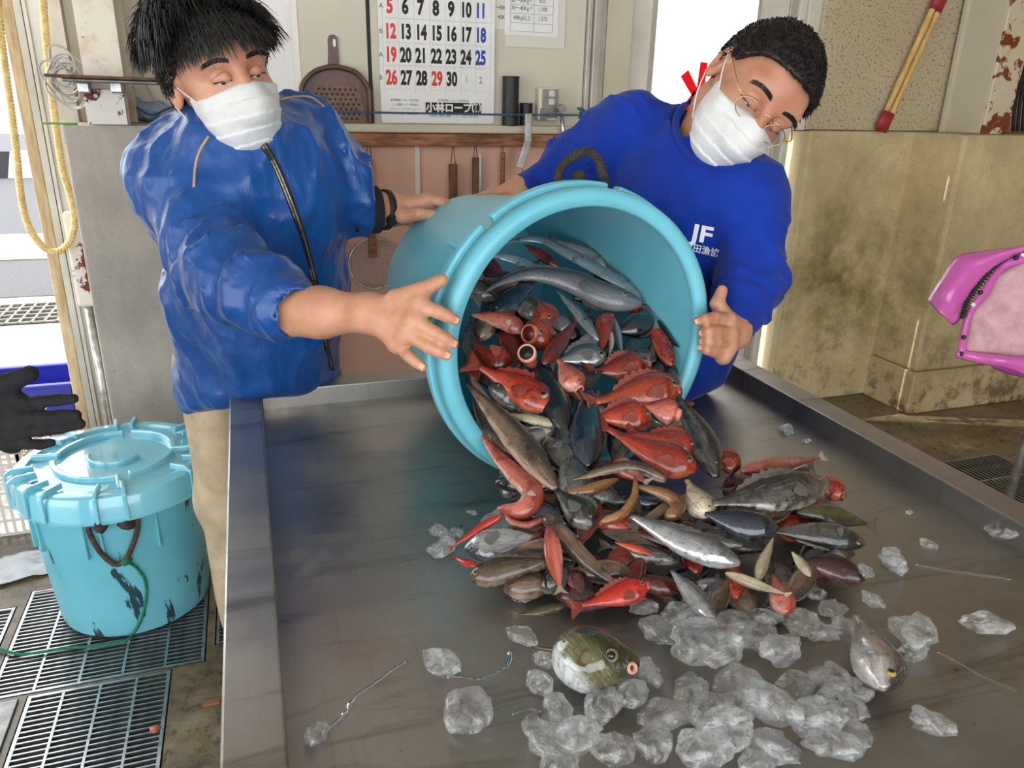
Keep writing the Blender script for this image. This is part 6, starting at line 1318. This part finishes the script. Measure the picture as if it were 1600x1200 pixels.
def shirt_f(P):
    p = P2; ax = nrm(p['ch']-p['be']); s = sd_ell(P, p['ch'], (.165, .115, .16), np.stack([sx2, nrm(np.cross(ax, sx2)), ax], 1))
    s = smin(s, sd_cone(P, p['ch'], p['be'], .140, .145, (FWD, .8)), .06); s = smin(s, sd_cone(P, p['be'], p['he'], .145, .14, (FWD, .8)), .05); s = smin(s, sd_cone(P, p['sr'], p['sl'], .060, .062), .06); s = smin(s, sd_cone(P, (p['sr']+p['sl'])*.5, p['nk'], .08, .068), .05)
    ph = vnoise(P, 12, 3); a, e, c = p['sl'], p['el'], p['cl']; arm = sd_cone(P, a, e, .068, .062); arm = smin(arm, sd_cone(P, e, c, .060, .042), .03); t = np.clip(((P-e)@(c-e))/float((c-e)@(c-e)), -.8, 1.2); arm = arm-.010*ridge(np.stack([t*.34, ((P-e)@RIGHT)*.5, ((P-e)@UP)*.3], 1), 16, 2); s = smin(s, arm, .022)
    a, e, c = p['sr'], p['er'], p['cr']; arm = sd_cone(P, a, e, .066, .052); arm = smin(arm, sd_cone(P, e, c, .052, .037), .03); t = np.clip(((P-e)@(c-e))/float((c-e)@(c-e)), -1, 1.2); arm = arm-.012*ridge(np.stack([t*.30, ((P-e)@RIGHT)*.3, ((P-e)@UP)*.5], 1), 16, 7); s = smin(s, arm, .025)
    s = s-.013*ridge(P, 7, 5, (1, .7, .5))-.006*ridge(P, 17, 6, (1, .8, .6))+.004*vnoise(P, 9, 7)+.004; return s
def shirt_full(P):
    s = shirt_f(P); nd = nrm(nk2-P2['ch']); s = smax(s, -sd_cone(P, nk2-nd*.012, nk2+nd*.2+(W2((0, -.08, 0))-nk2)*.6, .064, .085), .008)
    for c, e in ((P2['cl'], P2['el']), (P2['cr'], P2['er'])): d = nrm(c-e); s = smax(s, -sd_cone(P, c+d*.022, c+d*.12, .034, .034), .005)
    return s
V, Q = surf(shirt_full, *bounds(list(P2.values()), .20), .0062); V = relax(V, Q, 3, .45); st = build('shirt', (V, Q), M['shirt'], m2, smooth=True)
nd = nrm(nk2-P2['ch']); a_, s_, u_ = frame(nd, RIGHT)
lp = hits(shirt_f, [(q[0], q[1]) for q in spline([np.array((a, b, 0)) for a, b in ((1092, 152), (1068, 166), (1056, 190), (1062, 222), (1082, 246), (1112, 260), (1142, 262), (1166, 254))], 30)], lift=.002); build('neckband', tube(list(lp), .0075, 10, squash=.7, up=TO), M['shirt'], st, smooth=True)
# printed letters on the chest, laid on the cloth
def on_cloth(s, size_px, cx, cy, ang, bold, f, sx=1.0):
    v, fc = text_vf(s, 1.0, (0, 0, 0), (1, 0, 0), (0, 1, 0), 0.0, sx, bold); ca, sa = math.cos(ang), math.sin(ang); PX = [(cx+(p[0]*ca+p[1]*sa)*size_px, cy+(p[0]*sa-p[1]*ca)*size_px) for p in v]; return hits(f, PX, lift=.0022), fc
M['print_white'] = pm('white_print', srgb(232, 232, 236), None, 9, .7)
v, fc = on_cloth('JF', 36, 1097, 367, .20, .03, shirt_f, 1.25); tag(build('chest_logo', (v, fc), M['print_white'], st), kind='stuff'); v, fc = on_cloth('戸田漁協', 14, 1096, 391, .22, .012, shirt_f, 1.0); tag(build('chest_lettering', (v, fc), M['print_white'], st), kind='stuff')
V, Q = surf(lambda P: sd_cone(P, W2((0, -.06, -.03)), nk2-nd*.06, .058, .066), *bounds([W2((0, -.06, -.03)), nk2, P2['ch']], .09), .006); bp2.append((V, Q))
# left hand gripping the rim
wg = D(1147, 520, 1.345)
hf = [px3(q) for q in ([(1138, 500, 1.315), (1116, 496, 1.285), (1101, 499, 1.270), (1090, 502, 1.275)], [(1140, 521, 1.310), (1120, 517, 1.280), (1107, 518, 1.268), (1098, 520, 1.275)], [(1138, 540, 1.310), (1120, 534, 1.282), (1107, 534, 1.270), (1099, 534, 1.277)], [(1130, 557, 1.310), (1115, 550, 1.285), (1104, 547, 1.275), (1096, 545, 1.282)])]
th3 = px3([(1130, 492, 1.33), (1121, 474, 1.315), (1128, 454, 1.315)]); hs3 = hand_sdf(wg, .025, hf, th3); fg = P2['cl']
V, Q = surf(lambda P: smin(hs3(P), sd_cone(P, P2['el']+(fg-P2['el'])*.6, wg, .033, .026), .02), *bounds([q for f_ in hf for q in f_]+th3+[wg, fg, P2['el']], .05), .0028); bp2.append((V, Q)); nails(m2, hf, TO)
wh = D(806, 306, 1.565)
hf = [px3(q) for q in ([(765, 312, 1.565), (748, 318, 1.565), (738, 322, 1.57), (729, 325, 1.58)], [(768, 306, 1.58), (752, 310, 1.585), (742, 314, 1.59), (734, 318, 1.60)], [(772, 303, 1.60), (757, 306, 1.605), (748, 309, 1.61), (740, 313, 1.62)], [(778, 301, 1.62), (765, 303, 1.625), (757, 306, 1.63), (750, 309, 1.64)])]
th4 = px3([(790, 312, 1.545), (766, 312, 1.53), (749, 310, 1.53)]); hs4 = hand_sdf(wh, .027, hf, th4)
V, Q = surf(lambda P: smin(hs4(P), sd_cone(P, P2['cr'], wh, .033, .028), .02), *bounds([q for f_ in hf for q in f_]+th4+[wh, P2['cr']], .05), .003); bp2.append((V, Q)); nails(m2, [th4], TO)
V, Q = surf(lambda P: smin(sd_cone(P, P2['be'], P2['he'], .11, .11), sd_cone(P, P2['ch'], P2['be'], .11, .11), .05), *bounds([P2['ch'], P2['be'], P2['he']], .16), .014); bp2.append((V, Q))
build('body', join(*bp2), M['skin2'], m2, smooth=True)
tr = []
for sg in (-1, 1): V, Q = surf(limb(np.array((.98+sg*.085, 1.82, .86)), np.array((.98+sg*.10, 1.80, .46)), np.array((.98+sg*.10, 1.86, .09)), .095, .072, .058), *bounds([(.98+sg*.09, 1.8, .95), (.98+sg*.1, 1.86, .05)], .13), .009); tr.append((V, Q))
build('trousers', join(*tr), M['navy'], m2, smooth=True); boots(m2, .98, 1.86)
# spectacles
gl = build('spectacles', tube([W2(q) for q in spline([np.array((-.012, .012, .108)), np.array((-.004, .016, .111)), np.array((.004, .016, .111)), np.array((.012, .012, .108))], 10)], .0011, 6), M['gold'], m2, smooth=True)
for sg in (-1, 1):
    lens = [np.array((sg*.034+math.cos(a)*.0235, -.002+math.sin(a)*.0165, .1045-.14*abs(sg*.034+math.cos(a)*.0235))) for a in np.linspace(0, 2*math.pi, 28, endpoint=False)]
    build('lens_rim', tube([W2(q) for q in lens], .0009, 6, closed=True), M['gold'], gl, smooth=True); n = len(lens); cl_ = W2((sg*.034, -.002, .1005)); nn = R2[:, 2]*.0006
    vv = [W2(q)+nn for q in lens]+[W2(q)-nn for q in lens]+[cl_+nn, cl_-nn]; build('lens', (vv, [(i, (i+1) % n, 2*n) for i in range(n)]+[(n+(i+1) % n, n+i, 2*n+1) for i in range(n)]), M['lens'], gl)
    build('temple', tube([W2(q) for q in spline([np.array((sg*.057, .006, .097)), np.array((sg*.072, .010, .085)), np.array((sg*.081, .016, .03)), np.array((sg*.084, .018, -.012)), np.array((sg*.086, .0, -.030))], 16)], .0012, 6), M['gold'], gl, smooth=True)
    build('hinge', obox(W2((sg*.060, .006, .096)), R2[:, 0], R2[:, 1], R2[:, 2], .008, .004, .004), M['gold'], gl, bevel=.0008)

# ------------------------------------------------------------------ third person: only the gloved hand reaches into the picture
GD = .98
m3 = thing('person', 'person at the left edge, only a hand in a black glove in view', 'person', (-.95, 1.02, 0), 'people around the table')
wg3 = D(-62, 650, GD-.02)
hf = [px3(q) for q in ([(28, 632, GD), (62, 628, GD-.005), (90, 625, GD), (115, 623, GD+.005)], [(30, 652, GD), (65, 652, GD-.008), (95, 650, GD), (119, 648, GD+.005)], [(26, 672, GD), (62, 673, GD-.008), (95, 669, GD), (126, 663, GD+.005)], [(18, 690, GD+.005), (42, 694, GD), (62, 695, GD), (80, 692, GD+.005)])]
th5 = px3([(-20, 622, GD-.01), (10, 600, GD-.015), (47, 584, GD-.01)]); hs5 = hand_sdf(wg3, .030, hf, th5, .0125, rs=.70)
M['glove'] = pm('black_knit_glove', srgb(16, 15, 18), srgb(30, 28, 32), 70, .85, bmp=.5, bscale=300)
V, Q = surf(lambda P: hs5(P)-.0010, *bounds([q for f_ in hf for q in f_]+th5+[wg3], .05), .0028)
gv = build('glove', (V, Q), M['glove'], m3, smooth=True); build('glove_cuff', tube([wg3+(wg3-hf[1][0])*k for k in (.12, .3, .62)], [.034, .037, .040], 20), M['glove'], gv, smooth=True)
sh3 = np.array((-.92, 1.10, 1.36)); el3 = np.array((-.86, 1.16, 1.06)); wr3 = wg3
V, Q = surf(lambda P: smin(smin(sd_cone(P, sh3, el3, .065, .055), sd_cone(P, el3, wr3, .055, .040), .03), smin(smin(sd_ell(P, (-1.0, .95, 1.22), (.15, .19, .24)), sd_cone(P, (-1.0, .95, 1.1), (-1.0, .95, .9), .15, .15), .05), sd_cone(P, (-1.0, .78, 1.36), (-.98, .72, 1.0), .065, .05), .03), .04)+.006*vnoise(P, 14, 2), *bounds([sh3, el3, wr3, (-1.0, .95, 1.4), (-1.0, .9, .85), (-1, .7, 1.2)], .20), .009)
build('rain_jacket', (V, Q), M['navy'], m3, smooth=True)
bits = []
V, Q = surf(face_sdf, (-.10, -.135, -.13), (.10, .14, .135), .005); Rh = np.stack([np.array((0, -1., 0)), np.array((0, 0, 1.)), np.array((1., 0, 0))], 1); Rh[:, 0] *= -1; Rh = np.stack([nrm(np.cross((0, 0, 1.), (1., .2, 0))), np.array((0, 0, 1.)), nrm((1., .2, 0))], 1)
bits.append((np.array((-.97, .96, 1.60))+V@Rh.T, Q)); V, Q = surf(lambda P: smin(sd_cone(P, (-.99, .95, 1.56), (-1, .95, 1.35), .056, .07), sd_cone(P, (-1, .95, 1.3), (-1, .95, .9), .1, .1), .04), (-1.2, .75, .75), (-.8, 1.15, 1.7), .012); bits.append((V, Q))
V, Q = surf(lambda P: sd_cone(P, (-.98, .74, 1.0), (-.95, .73, .80), .034, .03), (-1.05, .65, .72), (-.85, .82, 1.08), .008); bits.append((V, Q))
build('body', join(*bits), M['skin1'], m3, smooth=True)
V, Q = surf(lambda P: smax(skull(P)-.012, -hair2(P), .006), (-.12, -.12, -.14), (.12, .16, .12), .005); build('hair', (np.array((-.97, .96, 1.60))+V@Rh.T, Q), M['hair'], m3, smooth=True)
tr = []
for sg in (-1, 1): V, Q = surf(limb(np.array((-1.0, .95+sg*.085, .86)), np.array((-.99, .95+sg*.10, .46)), np.array((-1.0, .95+sg*.10, .09)), .095, .072, .058), *bounds([(-1, .95+sg*.09, .95), (-1, .95+sg*.1, .05)], .13), .012); tr.append((V, Q))
build('trousers', join(*tr), M['navy'], m3, smooth=True)
for sg in (-1, 1):
    a = np.array((-1.0, .95+sg*.10, .06)); V, Q = surf(lambda P: smax(smin(sd_cone(P, a+np.array((-.02, 0, .02)), a+np.array((-.02, 0, .2)), .055, .06), sd_cone(P, a+np.array((-.02, 0, -.01)), a+np.array((.15, 0, -.018)), .052, .045), .03), -P[:, 2]+.001, .006), *bounds([a+np.array((.2, 0, .24)), a-np.array((.05, 0, .06))], .08), .01); build('boot', (V, Q), M['boot'], m3, smooth=True)

# ================================================================== pink raincoat at the right edge
M['vinyl'] = pm('pink_vinyl', srgb(206, 92, 176), srgb(222, 112, 186), 5, .22, coat=.3, bmp=.12, bscale=16); M['lining'] = pm('pale_pink_lining', srgb(214, 170, 176), srgb(198, 150, 158), 30, .85, bmp=.2, bscale=90); M['vinyl_dark'] = pm('magenta_vinyl', srgb(176, 60, 160), srgb(190, 76, 170), 5, .25, coat=.3)
rcx = thing('raincoat', 'pink vinyl raincoat hung open with pale lining, at the right edge', 'raincoat', tuple(D(1640, 560, 2.02)))
def sheet(name, A, B, mat, d0, bulge=.03, n=30, m=12, th=.004, parent=None, seed=0, dd=None, wav=.006):
    CA = spline([np.array((a, b, 0)) for a, b in A], n); CB = spline([np.array((a, b, 0)) for a, b in B], n); V = []; Fc = []
    for i in range(n):
        for j in range(m):
            g = j/(m-1); q = CA[i]*(1-g)+CB[i]*g; f = i/(n-1); d = d0-bulge*math.sin(math.pi*g)+(dd or (lambda f, g: 0))(f, g)+wav*noise.noise(Vector((q[0]*.035, q[1]*.035, seed)))*2; V.append(D(q[0], q[1], d))
    for i in range(n-1):
        for j in range(m-1): Fc.append((i*m+j, (i+1)*m+j, (i+1)*m+j+1, i*m+j+1))
    o = build(name, (V, Fc), M[mat], parent or rcx, smooth=True); s_ = o.modifiers.new('thick', 'SOLIDIFY'); s_.thickness = th; s_.offset = 0; return o
RD = 1.98
zl = [(1503, 497), (1512, 470), (1530, 444), (1556, 414), (1580, 398), (1620, 384), (1700, 372)]
sheet('sleeve', [(1450, 470), (1462, 450), (1478, 426), (1497, 400), (1540, 392), (1600, 384), (1700, 370)], [(1488, 508), (1497, 502), (1507, 482), (1528, 448), (1558, 416), (1616, 387), (1700, 373)], 'vinyl', RD-.02, .045)
sheet('sleeve_back', [(1450, 470), (1462, 450), (1478, 426), (1497, 400), (1540, 392), (1600, 384), (1700, 370)], [(1488, 508), (1497, 502), (1507, 482), (1528, 448), (1558, 416), (1616, 387), (1700, 373)], 'vinyl', RD+.02, -.03)
pin = [(1509, 553), (1511, 520), (1519, 492), (1532, 474), (1547, 456), (1564, 426), (1600, 410), (1700, 392)]
sheet('placket', [(1496, 548), (1501, 524), (1506, 500), (1516, 478), (1534, 452), (1558, 418), (1590, 398), (1700, 376)], pin, 'vinyl', RD-.012, .006)
sheet('lining', pin[::-1][:8], [(1700, 392), (1700, 440), (1690, 480), (1690, 500), (1690, 530), (1640, 560), (1580, 560), (1509, 553)], 'lining', RD, .015, dd=lambda f, g: .03*g, wav=.01)
sheet('hem', [(1496, 546), (1540, 553), (1590, 558), (1640, 560), (1700, 556)], [(1493, 558), (1530, 567), (1570, 574), (1620, 590), (1700, 600)], 'vinyl', RD-.012, .01)
sheet('hem_back', [(1540, 565), (1570, 566), (1600, 566), (1650, 566), (1700, 566)], [(1555, 576), (1575, 583), (1605, 590), (1650, 598), (1700, 600)], 'vinyl_dark', RD+.03, .02)
zz = [D(q[0], q[1], RD-.045+.02*min(1, i/20)) for i, q in enumerate(spline([np.array((a, b, 0)) for a, b in zl], 40))]
build('zip', tube(zz, .0052, 8), M['black'], rcx, smooth=True)
tt = []
for i in range(1, 39): tt.append(obox(zz[i]+TO*.004, nrm(zz[i+1]-zz[i-1]), np.cross(nrm(zz[i+1]-zz[i-1]), TO), TO, .003, .016, .003))
tag(build('zip_teeth', join(*tt), M['black'], rcx), kind='stuff')
M['snap_dark'] = pm('dark_snap', srgb(52, 22, 60), None, 9, .4)
for a, b, mt in ((1532, 457, 'snap_dark'), (1520, 476, 'print_white'), (1506, 527, 'snap_dark'), (1502, 553, 'snap_dark'), (1588, 403, 'snap_dark'), (1598, 398, 'print_white')): build('snap_button', lathe([(.001, .004), (.004, .004), (.006, .001), (.006, -.002)], D(a, b, RD-.026), TO, 16), M[mt], rcx, smooth=True)
build('coat_loop', tube(spline([D(1690, 376, RD), D(1700, 366, RD), D(1712, 370, RD)], 10), .004, 8), M['vinyl'], rcx, smooth=True)
pole = D(1706, 380, RD); stn = thing('coat_stand', 'steel stand holding the pink raincoat beyond the right edge', 'stand', (pole[0], pole[1], 0))
build('post', tube([(pole[0], pole[1]+.03, .0), (pole[0], pole[1]+.03, float(pole[2])+.12)], .012, 14), M['steel'], stn, smooth=True); build('base_plate', lathe([(.002, 0), (.14, 0), (.14, .008), (.002, .012)], (pole[0], pole[1]+.03, 0), (0, 0, 1), 32), M['steel'], stn)
build('arm', tube([(pole[0]-.06, pole[1]+.03, float(pole[2])+.02), (pole[0]+.06, pole[1]+.03, float(pole[2])+.02)], .006, 10), M['steel'], stn, smooth=True)
